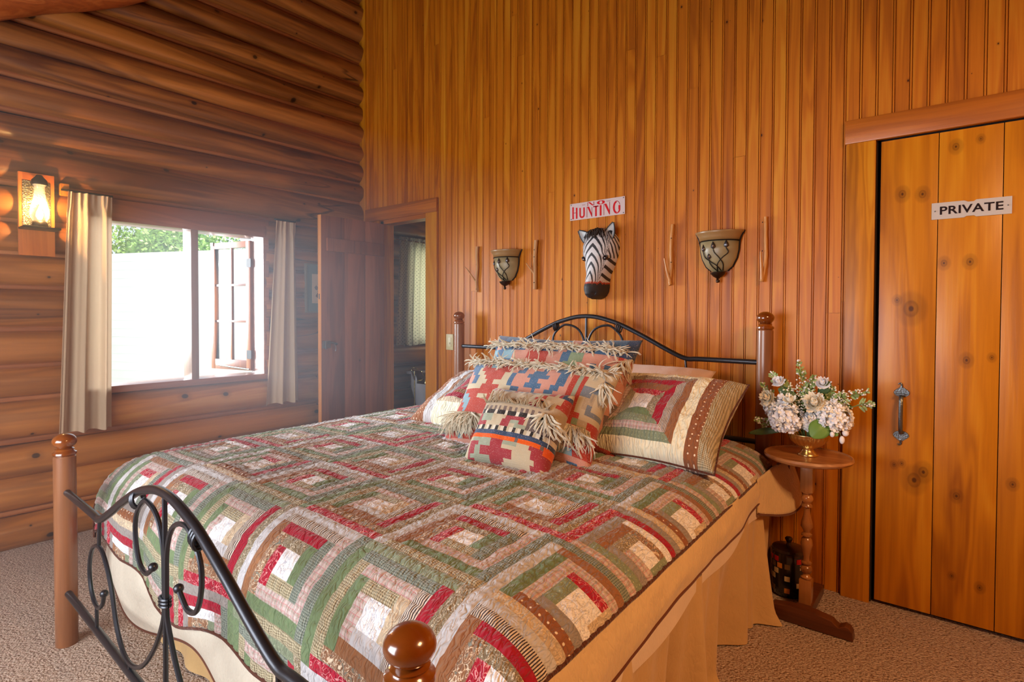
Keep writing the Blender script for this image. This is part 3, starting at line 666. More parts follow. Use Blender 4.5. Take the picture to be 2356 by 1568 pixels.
def build_quilt():
    SUB = 3
    i0 = math.floor((S0-CX)/UX+5); i1 = math.ceil((S1-CX)/UX+5)
    j0 = math.floor((T1-CY)/UY+5); j1 = math.ceil((T0-CY)/UY+5)
    nx, ny = (i1-i0)*SUB, (j1-j0)*SUB
    V = []; UV = []; MI = []; Fc = []
    for j in range(ny+1):
        qy = j0+j/SUB; t = CY+(qy-5)*UY
        for i in range(nx+1):
            px = i0+i/SUB; s = min(CX+(px-5)*UX, S1)
            tt = t
            if t < -2.2: tt = t+hem(s)*((t+2.2)/(T1+2.2))
            x, y, z = drape(s, tt)
            e = 0.004
            ax, ay, az = drape(s+e, tt); bx_, by_, bz_ = drape(s, tt+e)
            n = Vector((ax-x, ay-y, az-z)).cross(Vector((bx_-x, by_-y, bz_-z)))
            n = n.normalized() if n.length > 1e-9 else Vector((0, 0, 1))
            seam = (i % SUB == 0) or (j % SUB == 0)
            far = 1.0 if t > -2.0 else 0.55
            w1 = noise.noise(Vector((s*34+t*8, t*17-s*5, 1)))
            w2 = noise.noise(Vector((s*11, t*13, 4)))
            h = (-0.0035 if seam else 0.0015)+(w1*0.0032+w2*0.004)*far
            if t < -2.2: h += 0.012*noise.noise(Vector((s*6, t*1.5, 8)))
            if s > S_R+0.1 or s < S_L-.1: h *= 0.6
            p = bx(x+n.x*h, y+n.y*h, z+n.z*h); V.append(p); UV.append((s, t))
    W = nx+1
    for j in range(ny):
        t = CY+(j0+(j+.5)/SUB-5)*UY
        for i in range(nx):
            s = CX+(i0+(i+.5)/SUB-5)*UX
            Fc.append((j*W+i, j*W+i+1, (j+1)*W+i+1, (j+1)*W+i))
            MI.append(FI[quilt_mat(s, t)])
    me = bpy.data.meshes.new('top_layer'); me.from_pydata(V, [], Fc); me.update()
    for m in FL: me.materials.append(m)
    me.polygons.foreach_set('material_index', MI)
    uvl = me.uv_layers.new(name='UVMap'); dat = []
    for lp in me.loops: dat += UV[lp.vertex_index]
    uvl.data.foreach_set('uv', dat)
    me.polygons.foreach_set('use_smooth', [True]*len(me.polygons))
    return me, V, nx, ny
qm, QV, qnx, qny = build_quilt()
qe = empty('quilt', (0, 0, 0), 'log-cabin patchwork quilt in crimson, sage, brown and grey spread over the king bed', 'quilt')
qo = bpy.data.objects.new('patchwork', qm); col.objects.link(qo); qo.parent = qe
Wq = qnx+1
def uvfab(mb, name, m, par, sc=1.0, axes=(1, 2), **k):
    o = mb.build(name, m, par, **k); me = o.data; u = me.uv_layers.new(name='UVMap')
    for lp in me.loops:
        c = me.vertices[lp.vertex_index].co; u.data[lp.index].uv = (c[axes[0]]*sc, c[axes[1]]*sc)
    return o
edge = [QV[j*Wq+qnx] for j in range(qny+1)]; hemv = [QV[i] for i in range(qnx+1)]; ledge = [QV[j*Wq] for j in range(qny+1)]
uvfab(MB().tube(edge[::2], 0.0055, 8).tube(hemv[::2], 0.0055, 8).tube(ledge[::2], 0.0055, 8), 'binding', FB['binding'], qe)

# coverlet under the quilt, hanging on the near side and at the foot
M['coverlet'] = fabric('beige_coverlet', (214, 184, 138), pucker=0.3)
M['covedge'] = fabric('coverlet_piping', (96, 50, 30), pucker=0)
ce = empty('coverlet', (0, 0, 0), 'beige matelasse coverlet with brown piping hanging below the patchwork quilt', 'coverlet')
def side_path(y): return bx(3.424+0.012*noise.noise(Vector((y*4, 0, 0))), y)[0]
def cov(u, v):
    y = -0.50-1.86*u; ztop = 0.59-0.012*u; zb = 0.515-0.065*u-0.012*math.sin(u*9)
    if u < 0.12: zb += 0.0
    z = ztop+0.02+(zb-ztop-0.02)*v
    x = side_path(y)+0.004+0.018*math.sin(v*PI*0.8)+0.006*noise.noise(Vector((y*7, v*3, 2)))
    return (x, y-0.022, z)
mb = MB().grid(cov, 110, 10); uvfab(mb, 'side_drop', M['coverlet'], ce, axes=(1, 2))
pts = [Vector(cov(k/60, 1.0)) for k in range(61)]; uvfab(MB().tube(pts, 0.005, 8), 'piping', M['covedge'], ce)
# the corner by the head flares out and rolls back on itself
CAP = [(3.415, -0.56), (3.440, -0.45), (3.462, -0.35), (3.480, -0.27), (3.492, -0.205), (3.486, -0.160), (3.462, -0.150), (3.446, -0.180), (3.450, -0.215)]
def cape(u, v):
    a = CAP; f = u*(len(a)-1); i = min(int(f), len(a)-2); f -= i
    def cr(k):
        p = [a[max(0, min(len(a)-1, i+q))][k] for q in (-1, 0, 1, 2)]
        return 0.5*(2*p[1]+(-p[0]+p[2])*f+(2*p[0]-5*p[1]+4*p[2]-p[3])*f*f+(-p[0]+3*p[1]-3*p[2]+p[3])*f**3)
    x, y = cr(0), cr(1)
    zt = 0.612+0.012*math.sin(u*PI)-0.03*max(0, u-0.6); zb = 0.475-0.055*math.sin(min(1, u*1.5)*PI)+0.13*max(0, u-0.55)**1.0
    k = math.sin(min(1, u*1.2)*PI)
    return (x-0.055*k*(1-v)**1.6+0.010*k*v, y, zt+(zb-zt)*v)
o = uvfab(MB().grid(cape, 60, 14), 'curled_corner', M['coverlet'], ce, solid=0.006)
uvfab(MB().tube([Vector(cape(k/60, 1.0)) for k in range(61)], 0.0045, 8), 'piping', M['covedge'], ce)
uvfab(MB().tube([Vector(cape(k/60, 0.0)) for k in range(20, 61)]+[Vector(cape(1.0, k/10)) for k in range(1, 11)], 0.0045, 8), 'piping', M['covedge'], ce)
M['covfoot_daylit'] = fabric('coverlet_foot_daylit', (206, 196, 178), pucker=0.3)  # same coverlet, made greyer: cooler light at the foot put into its colour
def footdrop(u, v):
    x = 1.25+2.2*u; z1 = 0.36; z2 = 0.155+0.04*math.sin(x*5.5+2.2)
    p = bx(x, -2.212+0.018*math.sin(x*7)+0.01*v-0.02*math.sin(v*3)); return (p[0], p[1], z1+(z2-z1)*v)
uvfab(MB().grid(footdrop, 90, 10), 'foot_drop', M['covfoot_daylit'], ce, axes=(0, 2))
uvfab(MB().tube([Vector(footdrop(k/80, 1.0)) for k in range(81)], 0.005, 8), 'piping', M['covedge'], ce)

# sheet strip and gathered bed skirt
M['sheet'] = fabric('pale_sheet', (222, 200, 176), pucker=0.1)
M['skirt'] = fabric('tan_bed_skirt', (200, 164, 112), pucker=0.15)
sk = empty('bed_skirt', (0, 0, 0), 'gathered tan bed skirt falling from the bed side to the carpet', 'bed skirt')
def skf(u, v):
    y = -0.17-2.03*u; ph = y*24+2.2*noise.noise(Vector((y*2.4, 0, 5)))
    amp = 0.008+0.055*v
    fold = math.sin(ph)*0.6+math.sin(ph*0.43+1.0)*0.7+0.35*math.sin(ph*2.1)
    x = bx(3.415, y)[0]+amp*fold-0.045*v+0.008
    if y < -1.35: x += 0.10*v**2*math.exp(-((y+1.62)/0.13)**2)      # a flared pleat
    if -0.75 < y < -0.15: x += 0.035*v**1.5*math.exp(-((y+0.42)/0.16)**2)
    z = 0.505-0.055*u+(0.006-0.505+0.055*u)*v
    if v > 0.9: x += 0.3*(v-0.9)*(0.4+0.5*math.sin(ph*0.5))
    return (x, y-0.02, z)
uvfab(MB().grid(skf, 260, 24), 'side_panel', M['skirt'], sk)
def shf(u, v):
    y = -0.25-2.05*u; x = side_path(y)+0.006+0.004*noise.noise(Vector((y*6, v, 1)))
    z1 = 0.53-0.06*u; return (x, y-0.02, z1-(0.075+0.012*math.sin(u*23))*v)
uvfab(MB().grid(shf, 90, 4), 'sheet_hem', M['sheet'], sk)
def skl(u, v):
    x = 1.24+2.1*u; p = bx(x, -2.11+0.012*math.sin(x*26)*v-0.01*v); return (p[0], p[1], 0.22+(0.006-0.22)*v)
uvfab(MB().grid(skl, 140, 8), 'foot_panel', M['skirt'], sk, axes=(0, 2))

# ------------------------------------------------------------------ pillows
def pillow(name, label, cat, w, h, th, center, tilt, yw, nx, ny, mfn, mats, rollz=0, sag=0.0, pinch=0.09, group=None, part='cover', pexp=0.5, rough_n=0.006, piping=None):
    """local x along the bed width, local y up the cushion, local z out of its face"""
    root = empty(name, center, label, cat, group)
    root.rotation_euler = Matrix.Rotation(yw, 3, 'Z').to_4x4().to_3x3().__matmul__(Matrix.Rotation(tilt, 3, 'X')).__matmul__(Matrix.Rotation(rollz, 3, 'Z')).to_euler()
    def zf(u, v, side=1):
        a = max(0, 1-abs(u)**3.2); b = max(0, 1-abs(v)**3.2)
        k = (a*b)**pexp
        z = th/2*k
        z += rough_n*noise.noise(Vector((u*3, v*3, 5+side)))*k+0.4*rough_n*noise.noise(Vector((u*9, v*9, 2+side)))*k
        return z*side
    def xy(u, v):
        x = u*w/2*(1-pinch*(1-v*v)*0+pinch*0.0)*(1-pinch*math.cos(v*PI/2)*abs(u)**2); y = v*h/2*(1-pinch*math.cos(u*PI/2)*abs(v)**2)
        return x, y-sag*(1-u*u)*max(0, v)
    mb = MB()
    for side in (1, -1):
        def fn(a, b, side=side):
            u, v = 2*a-1, 2*b-1
            u = math.copysign(abs(u)**0.85, u); v = math.copysign(abs(v)**0.85, v)
            x, y = xy(u, v); return (x, y, zf(u, v, side))
        mb.grid(fn, nx, ny, (lambda a, b: mfn(math.copysign(abs(2*a-1)**.85, 2*a-1), math.copysign(abs(2*b-1)**.85, 2*b-1))))
    o = uvfab(mb, part, mats, root, axes=(0, 1), angle=180)
    if piping:
        per = [(-1+2*k/40, -1) for k in range(40)]+[(1, -1+2*k/30) for k in range(30)]+[(1-2*k/40, 1) for k in range(40)]+[(-1, 1-2*k/30) for k in range(31)]
        uvfab(MB().tube([(*xy(a, b), 0) for a, b in per], 0.005, 6), 'piping', piping, root, axes=(0, 1))
    return root, (lambda u, v: (xy(u, v)[0], xy(u, v)[1], zf(u, v)))
def strands(surf, us, v0, name, m, root, n, length, spread, lift=0.01, rad=0.0022, seed=1, up=-1, curl=0.6, band=None):
    R = random.Random(seed); mb = MB()
    for k in range(n):
        u = us[0]+(us[1]-us[0])*(k+R.random())/n; vv = v0(u) if callable(v0) else v0
        p = Vector(surf(u, vv)); p.z += 0.003+R.random()*lift*0.5
        d = Vector((R.uniform(-1, 1)*spread, up*(0.45+R.random()), 0.25+R.random()*0.5)).normalized()
        L = length*(0.6+0.6*R.random()); pts = [p]; seg = 5
        for q in range(seg):
            d = (d+Vector((R.uniform(-1, 1)*curl*0.6, R.uniform(-1, 1)*curl*0.4, -0.16+R.uniform(-.5, .3)*curl*0.5))).normalized()
            p = p+d*L/seg
            # stay on or above the cushion surface
            pts.append(p.copy())
        mb.tube(pts, [rad, rad, rad, rad*.9, rad*.8, rad*.5], 5, 0)
        if R.random() < 0.7:
            mb.tube([a+Vector((0.004, 0.002, 0.001)) for a in pts], [rad, rad, rad, rad*.9, rad*.8, rad*.5], 5, 0)
    o = mb.build(name, m, root, angle=180); o['kind'] = 'stuff'; return o
M['fringe'] = fabric('wool_fringe', (214, 204, 182), pucker=0, coord='Object')
# sham pattern: log cabin centre with wide borders
def sham(u, v, w, h, cx, cy, flip, v2=False):
    x = (u*w/2-cx)*flip; y = v*h/2-cy; c = 0.044; s = 0.0355
    r = max(abs(x), abs(y))
    if r < c: return 'white'
    k = int((r-c)/s)
    if k < 4:
        R_ = (['goldf', 'crimson', 'stripe', 'brown'], ['green', 'sage', 'pplaid', 'sage'], ['ycheck', 'pplaid', 'green', 'ycheck'], ['crimsonf', 'brown', 'crimson', 'goldf'])
        if v2: R_ = (['crimsonf', 'brown', 'ycheck', 'tan'], ['crimsonf', 'brown', 'crimson', 'tan'], ['goldf', 'crimson', 'gray', 'brown'], ['green', 'sage', 'green', 'pplaid'])
        if abs(x) > abs(y): side = 0 if x > 0 else 2
        else: side = 3 if y > 0 else 1
        return R_[side][k]
    rx = x
    e = w/2-abs(u*w/2)
    if v2:
        if -x > c+4*s+0.055: return 'bdots'
        if -x > c+4*s+0.0 : return 'ltgray'
        return 'cream'
    if x > c+4*s+0.05+0.055: return 'ycheck'
    if x > c+4*s+0.05: return 'bdots'
    return 'cream'
R_t = math.radians
NSH = 108
pillow('patchwork_pillow', 'large patchwork pillow with white centre square and brown striped border, nearest the nightstand', 'pillow', 0.58, 0.50, 0.22, (3.065, -0.70, 0.840), R_t(35), R_t(0), NSH, 88,
       lambda u, v: FI[sham(u, v, 0.58, 0.50, -0.060, -0.022, 1)], FL, piping=FB['binding'], rough_n=0.014)
pillow('patchwork_pillow', 'patchwork pillow partly hidden behind the kilim cushions, on the window side of the bed', 'pillow', 0.66, 0.50, 0.22, (2.02, -0.69, 0.80), R_t(27), R_t(0), NSH, 88,
       lambda u, v: FI[sham(u, v, 0.66, 0.50, 0.03, 0.03, 1, True)], FL, piping=FB['binding'], rough_n=0.014)
M['pillowcase'] = fabric('pale_pink_pillowcase', (226, 196, 178), pucker=0.1)
pillow('bed_pillow', 'pale pink pillow behind the patchwork pillow, touching the iron headboard', 'pillow', 0.66, 0.42, 0.17, (2.77, -0.31, 0.868), R_t(38), R_t(0), 40, 30, lambda u, v: 0, [M['pillowcase']])
pillow('bed_pillow', 'pale pink pillow lying flat beneath the other pillow, nearest the bed post', 'pillow', 0.60, 0.42, 0.16, (2.93, -0.37, 0.80), R_t(26), R_t(0), 40, 30, lambda u, v: 0, [M['pillowcase']])
pillow('bed_pillow', 'pale pink pillow propping the patchwork pillow on the window side', 'pillow', 0.62, 0.42, 0.14, (1.80, -0.34, 0.76), R_t(20), R_t(0), 40, 30, lambda u, v: 0, [M['pillowcase']])

# kilim cushions: the woven figures are drawn as step-edged cells
KC = {'C': (192, 178, 150), 'R': (172, 66, 54), 'P': (196, 140, 122), 'B': (72, 104, 136), 'L': (126, 158, 170), 'G': (128, 146, 116), 'g': (118, 126, 136), 'N': (60, 76, 104), 'M': (158, 58, 66), 'K': (46, 42, 42), 'O': (222, 92, 28), 'S': (152, 160, 140), 'T': (176, 158, 132), 'W': (216, 208, 190), 'D': (112, 96, 90)}
KM = {}; KN = list(KC)
for k in KN: KM[k] = fabric('kilim_'+k, KC[k], 'kilim', pucker=0)
KL = [KM[k] for k in KN]
def kil(rows):
    H_ = len(rows); W_ = max(len(r) for r in rows); rows = [r.ljust(W_, r[-1]) for r in rows]
    def f(u, v):
        x = (u+1)/2*W_; y = (1-v)/2*H_
        j = min(H_-1, int(y)); i = min(W_-1, int(x))
        return KN.index(rows[j][i])
    return f
k1 = kil(["NNNNBBBBNNNBBNNNNBBBBPPBNNNNBBBBNN",
          "BBPPBBBNNBBPPPPNNBBPPBBPPNNBBBBBNN",
          "LLLBBLLLPPPPRRRRRPPPBBGGGPPPPPPPRP",
          "LLCgCLBBBPPPPRRRRPPPBGGGPPPBPPBPPP",
          "LCgCgLBBBBPPPPRRPPPPPGGGPPBBBBBBPP",
          "LgCgCLBBBPPPPRRRPPPPPPGGGPPBBBBPPP",
          "CCCCBBBBPPPPRRRRRPPBPPPPPPPPBBPPPD",
          "LLLLLLPPPPRRRRRRPPPPPPPPPPPPBBPPDR",
          "PPPPPPPPPPPPPPPPPPPPPPPPPPPPPPPPRR",
          "RRRRRRRRRRPPPPPPPPPPPRRRRRRRRRRRRR"])
root, sf = pillow('kilim_cushion', 'rearmost kilim cushion with blue top edge and pink ground, against the iron headboard', 'cushion', 0.82, 0.54, 0.20, (2.535, -0.77, 0.925), R_t(62), R_t(1), 102, 70, k1, KL, group=None)
strands(sf, (-0.95, 0.95), 0.70, 'fringe', M['fringe'], root, 300, 0.065, 0.8, seed=2, up=-0.1, curl=0.8, rad=0.0021)
strands(sf, (0.86, 1.0), lambda u: 0.62-(1-u)*1.5, 'side_fringe', M['fringe'], root, 30, 0.10, 0.5, seed=12, up=-1, curl=0.5)
k2 = kil(["CCCCCCCCCCCCCCCCCCCCCCCCCCCCCCCCCCCC",
          "CCCCCCCCCCCCCCCCCCCCCCCCCCCCCCCCCCCC",
          "LBBBBBRRLLLRRRPPPBPPPPBPPBBBPCCCCCCC",
          "LBBBBCRRRRRRRRCPBBPPBBBPPPBBPRSRCCCg",
          "GPPBBCCRRRRRRCCBPPPBBBBBPPBBPRSRCCCg",
          "GPPPBBCCRRRRRCCBPPPPBBPPPPBBPRSRgggC",
          "GGPPBBCCCRRCCCCBPPPBBBBPPBBPPRSRggTC",
          "CCCCCCCCRRRRRCCCBBPPPBPPBBPPPRSRCTTC",
          "RLLRRRRRRRRRCCCCPBBBBBBBPPPPPRSRCTgC",
          "RLLLLRRRCCCRRRRRPPPPPPPPPPPPPRRRCCgg",
          "LLRLLLRRRRRRRRRRRRRRRRRRRRRRRRRRRCCC",
          "LRRRLLRRRRRRRRRRRRRRRRRRRRRRRRRRGTTR",
          "LRRRRLRRRRRRRRRRRRRRRRRRRRRRRRRRRGGR",
          "LLLLLLLLLCCCCCCCCCCCCRRRRRRRRRRRRRRR",
          "CCCCCCCCCCCCCCCCCCCCCCCCLLLLLLRRRRRR",
          "LLLRRRLLLLRRRRLLLCCCCCCCLLLRLLLRRRRR",
          "LLRRRLLLLRRRRLLCCCCCCCCCLLRRRLLLLRRR",
          "LRRRRRLRRRRRRLLCCCCCCCCCPPPPPPPPPPPP",
          "PPPPPPPPPPPPPPPPPPPPPPPPPPPPPPPPBBPP"])
root, sf = pillow('kilim_cushion', 'largest kilim cushion, with coral and cream figures and long wool fringes, in the middle', 'cushion', 0.80, 0.46, 0.22, (2.560, -0.985, 0.855), R_t(56), R_t(0), 108, 76, k2, KL)
strands(sf, (-0.98, 0.97), 0.86, 'top_fringe', M['fringe'], root, 330, 0.070, 0.9, seed=3, up=-0.15, curl=0.8, rad=0.0021)
strands(sf, (-1.0, -0.45), -0.38, 'side_fringe', M['fringe'], root, 170, 0.11, 0.5, seed=4, up=-1, curl=0.6, rad=0.0021)
strands(sf, (0.45, 0.98), -0.30, 'side_fringe', M['fringe'], root, 160, 0.11, 0.6, seed=5, up=-1, curl=0.8, rad=0.0021)
strands(sf, (0.93, 1.0), lambda u: 0.62, 'corner_fringe', M['fringe'], root, 26, 0.10, 0.7, seed=6, up=-1, curl=0.5)
k3 = kil(["MMCCMGMCMgNNgMCCgggCSSSCMRCMNC",
          "MCGMCMCgNNgCMCgCgCgSSCSSRRCMNN",
          "CTTTTTTTTTTTTTTCTTTTCCCRCCCCCR",
          "TTTTTTTTTTTTTTTTCTTTTRCRCCCCCR",
          "TTTTTTTTTTTTTTTTTTTCCCRKCCCCRR",
          "TCTCTCTCTCTCSSSCTCTCMMMCTCTCTT",
          "TTTTTTTTTTTTTTTTTTTTTTTTTTTTTT",
          "DTDTDTDTDTDTDTDTDTDTDTDTDTDTDT",
          "WWWKKWKKKWKKKWKKKWKKKWKKKWKKKW",
          "SMMMSSSSSCCCCCMMMMMMMCDDDDKDDD",
          "SMMMSSSSSCCCCMMMSSSMMCDDDDDDDD",
          "SMMMMMMCCCCCCMMMCCSSSSDDDDDDDD",
          "KCWKCWKCWKCWKCWKCWKCWKCWKCWKCW",
          "NNNNNNNNNNNNNNNNNNNNNNNNNNNNNN",
          "OOOOOOOOOOOOOOOOOOOODOOOOOOODO",
          "CCCCSSSSSSSSMMMMSSSSSCCCCMMMMO",
          "CCCMMMMSSSSSMMMMCCCCCCCCCCMMMM",
          "CCCMMMSSMMMMMMMMMMMMCCCCCCMMMM",
          "CCCMMMSSMMMMMMMMMMMMCCCCCCCMMM",
          "CCCMSSSSSSSSMMMMMCCCCCCCCCMMMC",
          "CCCMMMSSSSSSMMMMCCCCCCCCCCMMCC"])
root, sf = pillow('kilim_cushion', 'smallest kilim cushion, with an orange band and maroon cross, at the front of the pile', 'cushion', 0.40, 0.36, 0.18, (2.675, -1.19, 0.812), R_t(54), R_t(2), 90, 84, k3, KL)
strands(sf, (-0.85, 0.85), 0.42, 'fringe', fabric('brown_wool_fringe', (168, 146, 116), pucker=0, coord='Object'), root, 34, 0.05, 0.5, seed=7, up=0.5, curl=0.7)
strands(sf, (0.72, 0.98), 0.30, 'side_fringe', M['fringe'], root, 44, 0.11, 0.9, seed=8, up=-0.6, curl=0.6)
# ------------------------------------------------------------------ curtains
def curtain_mat(name, c, trans=0.25, dots=None):
    t = NT(name); tc = t.n('ShaderNodeTexCoord'); nz = t.n('ShaderNodeTexNoise'); nz.inputs['Scale'].default_value = 300
    t.l(tc.outputs['Object'], nz.inputs['Vector'])
    c_ = t.mix(t.math('MULTIPLY', nz.outputs[0], 0.3), lin(c), tuple(x*0.8 for x in lin(c)[:3])+(1,))
    if dots:
        mp = t.n('ShaderNodeMapping'); mp.inputs['Rotation'].default_value = (0, 0, 0.78); mp.inputs['Scale'].default_value = (44, 44, 1); t.l(tc.outputs['UV'], mp.inputs['Vector'])
        vo = t.n('ShaderNodeTexVoronoi'); vo.inputs['Randomness'].default_value = 0.05; vo.inputs['Scale'].default_value = 1; vo.voronoi_dimensions = '2D'; t.l(mp.outputs[0], vo.inputs['Vector'])
        c_ = t.mix(t.math('LESS_THAN', vo.outputs['Distance'], 0.17), c_, lin(dots))
    t.l(c_, t.b.inputs['Base Color']); t.b.inputs['Roughness'].default_value = 0.9; t.b.inputs['Specular IOR Level'].default_value = 0.15
    tr = t.n('ShaderNodeBsdfTranslucent'); t.l(c_, tr.inputs[0]); mx = t.n('ShaderNodeMixShader'); mx.inputs[0].default_value = trans
    t.l(t.b.outputs[0], mx.inputs[1]); t.l(tr.outputs[0], mx.inputs[2]); t.l(mx.outputs[0], t.out.inputs[0])
    return t.m
CM = curtain_mat('linen_curtain', (200, 174, 144), 0.22)
def curtain(name, label, y0t, y1t, y0b, y1b, zt, zb, x0, folds, amp, mat, seed, uvs=1.0, header=0.05, group=None, nu=150):
    root = empty(name, (x0, (y0t+y1t)/2, zb), label, 'curtain', group)
    def fn(u, v):
        y = (y0t+(y1t-y0t)*u)*(1-v)+(y0b+(y1b-y0b)*u)*v
        ph = u*folds*2*PI+seed+0.6*math.sin(u*5+seed)
        a = amp*(0.55+0.45*v)*(1 if v > 0.06 else 0.7)
        x = x0+a*(math.sin(ph)+0.35*math.sin(ph*2.3+1)+0.25*noise.noise(Vector((u*7, v*1.6, seed))))
        if v < 0.07: x += 0.010*math.sin(ph*2.6)*(1-v/0.07*0.6)
        z = zt+(zb-zt)*v+0.006*math.sin(ph*1.3)*(1 if v > .98 else 0)
        return (x-x0, y-(y0t+y1t)/2+0.004*math.cos(ph), z-zb)
    mb = MB().grid(fn, nu, 60)
    o = mb.build('panel', mat, root, angle=180)
    me = o.data; uv = me.uv_layers.new(name='UVMap')
    # cloth coordinates follow the folds
    wid = abs(y1b-y0b)*1.7
    for lp in me.loops:
        i = lp.vertex_index; 
        co = me.vertices[i].co
        uu = (co.y+(y0t+y1t)/2-min(y0b, y0t))/max(1e-3, abs(y1b-y0b)); uv.data[lp.index].uv = (uu*wid, co.z)
    return root
c1 = curtain('curtain', 'long beige curtain hanging between the lit oil lamp and the window', -2.045, -1.825, -2.10, -1.838, 1.955, 0.60, 0.135, 2.7, 0.026, CM, 0.4)
c2 = curtain('curtain', 'beige curtain hanging between the open sash and the framed picture', -0.815, -0.665, -0.905, -0.635, 1.95, 0.615, 0.135, 2.4, 0.022, CM, 2.0)
mb = MB().tube([(0.125, -2.07, 1.935), (0.125, -0.64, 1.945)], 0.005, 8)
mb = MB().tube([(0.118, -2.065, 1.962), (0.118, -1.82, 1.962)], 0.006, 8)
o = mb.build('curtain_rod', M['blackiron']); tag(o, 'dark rod end carrying the curtain beside the oil lamp', 'curtain rod')
o = MB().tube([(0.118, -0.82, 1.962), (0.118, -0.655, 1.962)], 0.006, 8).build('curtain_rod', M['blackiron']); tag(o, 'dark rod end carrying the curtain beside the framed picture', 'curtain rod')
o = MB().box(0.06, 0.108, -2.065, -2.025, 1.935, 2.0, bev=.003).build('curtain_bracket', M['casing']); tag(o, 'small wooden block holding the curtain rod next to the oil lamp', 'bracket')

# ------------------------------------------------------------------ oil lamp sconce
lamp = empty('oil_lamp', (0.10, -2.172, 1.59), 'lit glass-chimney oil lamp on a wooden wall plaque beside the curtain', 'wall lamp')
def lp_(mb, name, m, par=lamp, **k):
    mb.v = [(x-0.10, y+2.172, z-1.59) for x, y, z in mb.v]; return mb.build(name, m, par, **k)
plq = wood('lamp_plaque', (150, 70, 22), (196, 108, 44), (214, 134, 66), 'Z', freq=8, var=0.0)
lp_(MB().box(0.092, 0.118, -2.248, -2.094, 1.585, 2.030, bev=.003), 'plaque', plq)
tin = NT('hammered_tin'); vz = tin.n('ShaderNodeTexVoronoi'); vz.inputs['Scale'].default_value = 130; tcx = tin.n('ShaderNodeTexCoord'); tin.l(tcx.outputs['Object'], vz.inputs['Vector'])
tin.b.inputs['Base Color'].default_value = lin((150, 140, 108)); tin.b.inputs['Metallic'].default_value = 0.85; tin.b.inputs['Roughness'].default_value = 0.35
tin.l(tin.bump(vz.outputs['Distance'], 0.8, 0.004), tin.b.inputs['Normal'])
lp_(MB().box(0.1185, 0.1215, -2.232, -2.112, 1.735, 1.985, bev=.001), 'reflector', tin.m)
lp_(MB().box(0.118, 0.235, -2.25, -2.092, 1.722, 1.733, bev=.002), 'shelf', M['blackiron'])
cxl, cyl = 0.180, -2.172
def lath(prof, name, m, par=lamp, seg=28, fl=None):
    mb = MB().lathe(prof, cxl, cyl, seg, fl=fl); return lp_(mb, name, m, par)
lath([(0, 1.733), (0.034, 1.733), (0.036, 1.745), (0.030, 1.762), (0.022, 1.768), (0, 1.768)], 'burner', M['blackiron'])
cg = NT('chimney_glass'); cg.b.inputs['Base Color'].default_value = (1, 0.97, 0.9, 1); cg.b.inputs['Roughness'].default_value = 0.02; cg.b.inputs['Alpha'].default_value = 0.22
lath([(0.030, 1.766), (0.040, 1.785), (0.043, 1.812), (0.038, 1.845), (0.028, 1.885), (0.0235, 1.92), (0.024, 1.950), (0.031, 1.962)], 'chimney', cg.m)
fm = simple('flame_bulb', (255, 196, 110), 0.4, emis=8)
bl = lath([(0.0, 1.772), (0.010, 1.775), (0.017, 1.795), (0.015, 1.815), (0.006, 1.838), (0.0, 1.850)], 'bulb', fm)
lath([(0.036, 1.958), (0.038, 1.964), (0.033, 1.985), (0.020, 2.0), (0.012, 2.012), (0, 2.014)], 'smoke_cap', M['blackiron'])
ll = light('oil_lamp_glow', 'POINT', (0.0, 0, 0), 13, (1.0, 0.56, 0.18), radius=0.012)
ll.parent = lamp; ll.location = (0.115, 0.0, 0.235)
bl.visible_shadow = True

# ------------------------------------------------------------------ framed picture on the log wall
pf = empty('framed_picture', (0.10, -0.42, 1.47), 'small framed botanical print half hidden behind the open door', 'picture')
def pp(mb, name, m, **k):
    mb.v = [(x, y, z) for x, y, z in mb.v]; return mb.build(name, m, pf, **k)
w2, h2 = 0.145, 0.19
pp(MB().box(-0.012, 0.010, -w2, w2, h2-.012, h2).box(-0.012, 0.010, -w2, w2, -h2, -h2+.012).box(-0.012, 0.010, -w2, -w2+.012, -h2+.012, h2-.012).box(-0.012, 0.010, w2-.012, w2, -h2+.012, h2-.012), 'picture_frame', simple('grey_frame', (120, 112, 96), 0.4), smooth=False)
pp(MB().box(-0.010, 0.002, -w2+.012, w2-.012, -h2+.012, h2-.012), 'mat_board', simple('mat_board', (112, 118, 112), 0.7), smooth=False)
mb = MB().box(0.002, 0.004, -0.088, 0.088, -0.115, 0.112)
pr_ = pp(mb, 'print', simple('print_paper', (206, 176, 150), 0.7), smooth=False)
mb = MB(); R = random.Random(4)
for k in range(9):
    y, z = R.uniform(-.055, .0), R.uniform(-.07, .05); a = R.uniform(0, 6)
    mb.add([(0.0045, y+0.018*math.cos(a+q), z+0.012*math.sin(a+q)*(1+R.random())) for q in (0, 1.2, 2.5, 3.6, 5)], [(0, 1, 2, 3, 4)])
mb.build('drawing', simple('print_ink', (110, 96, 96), 0.8), pf, smooth=False)

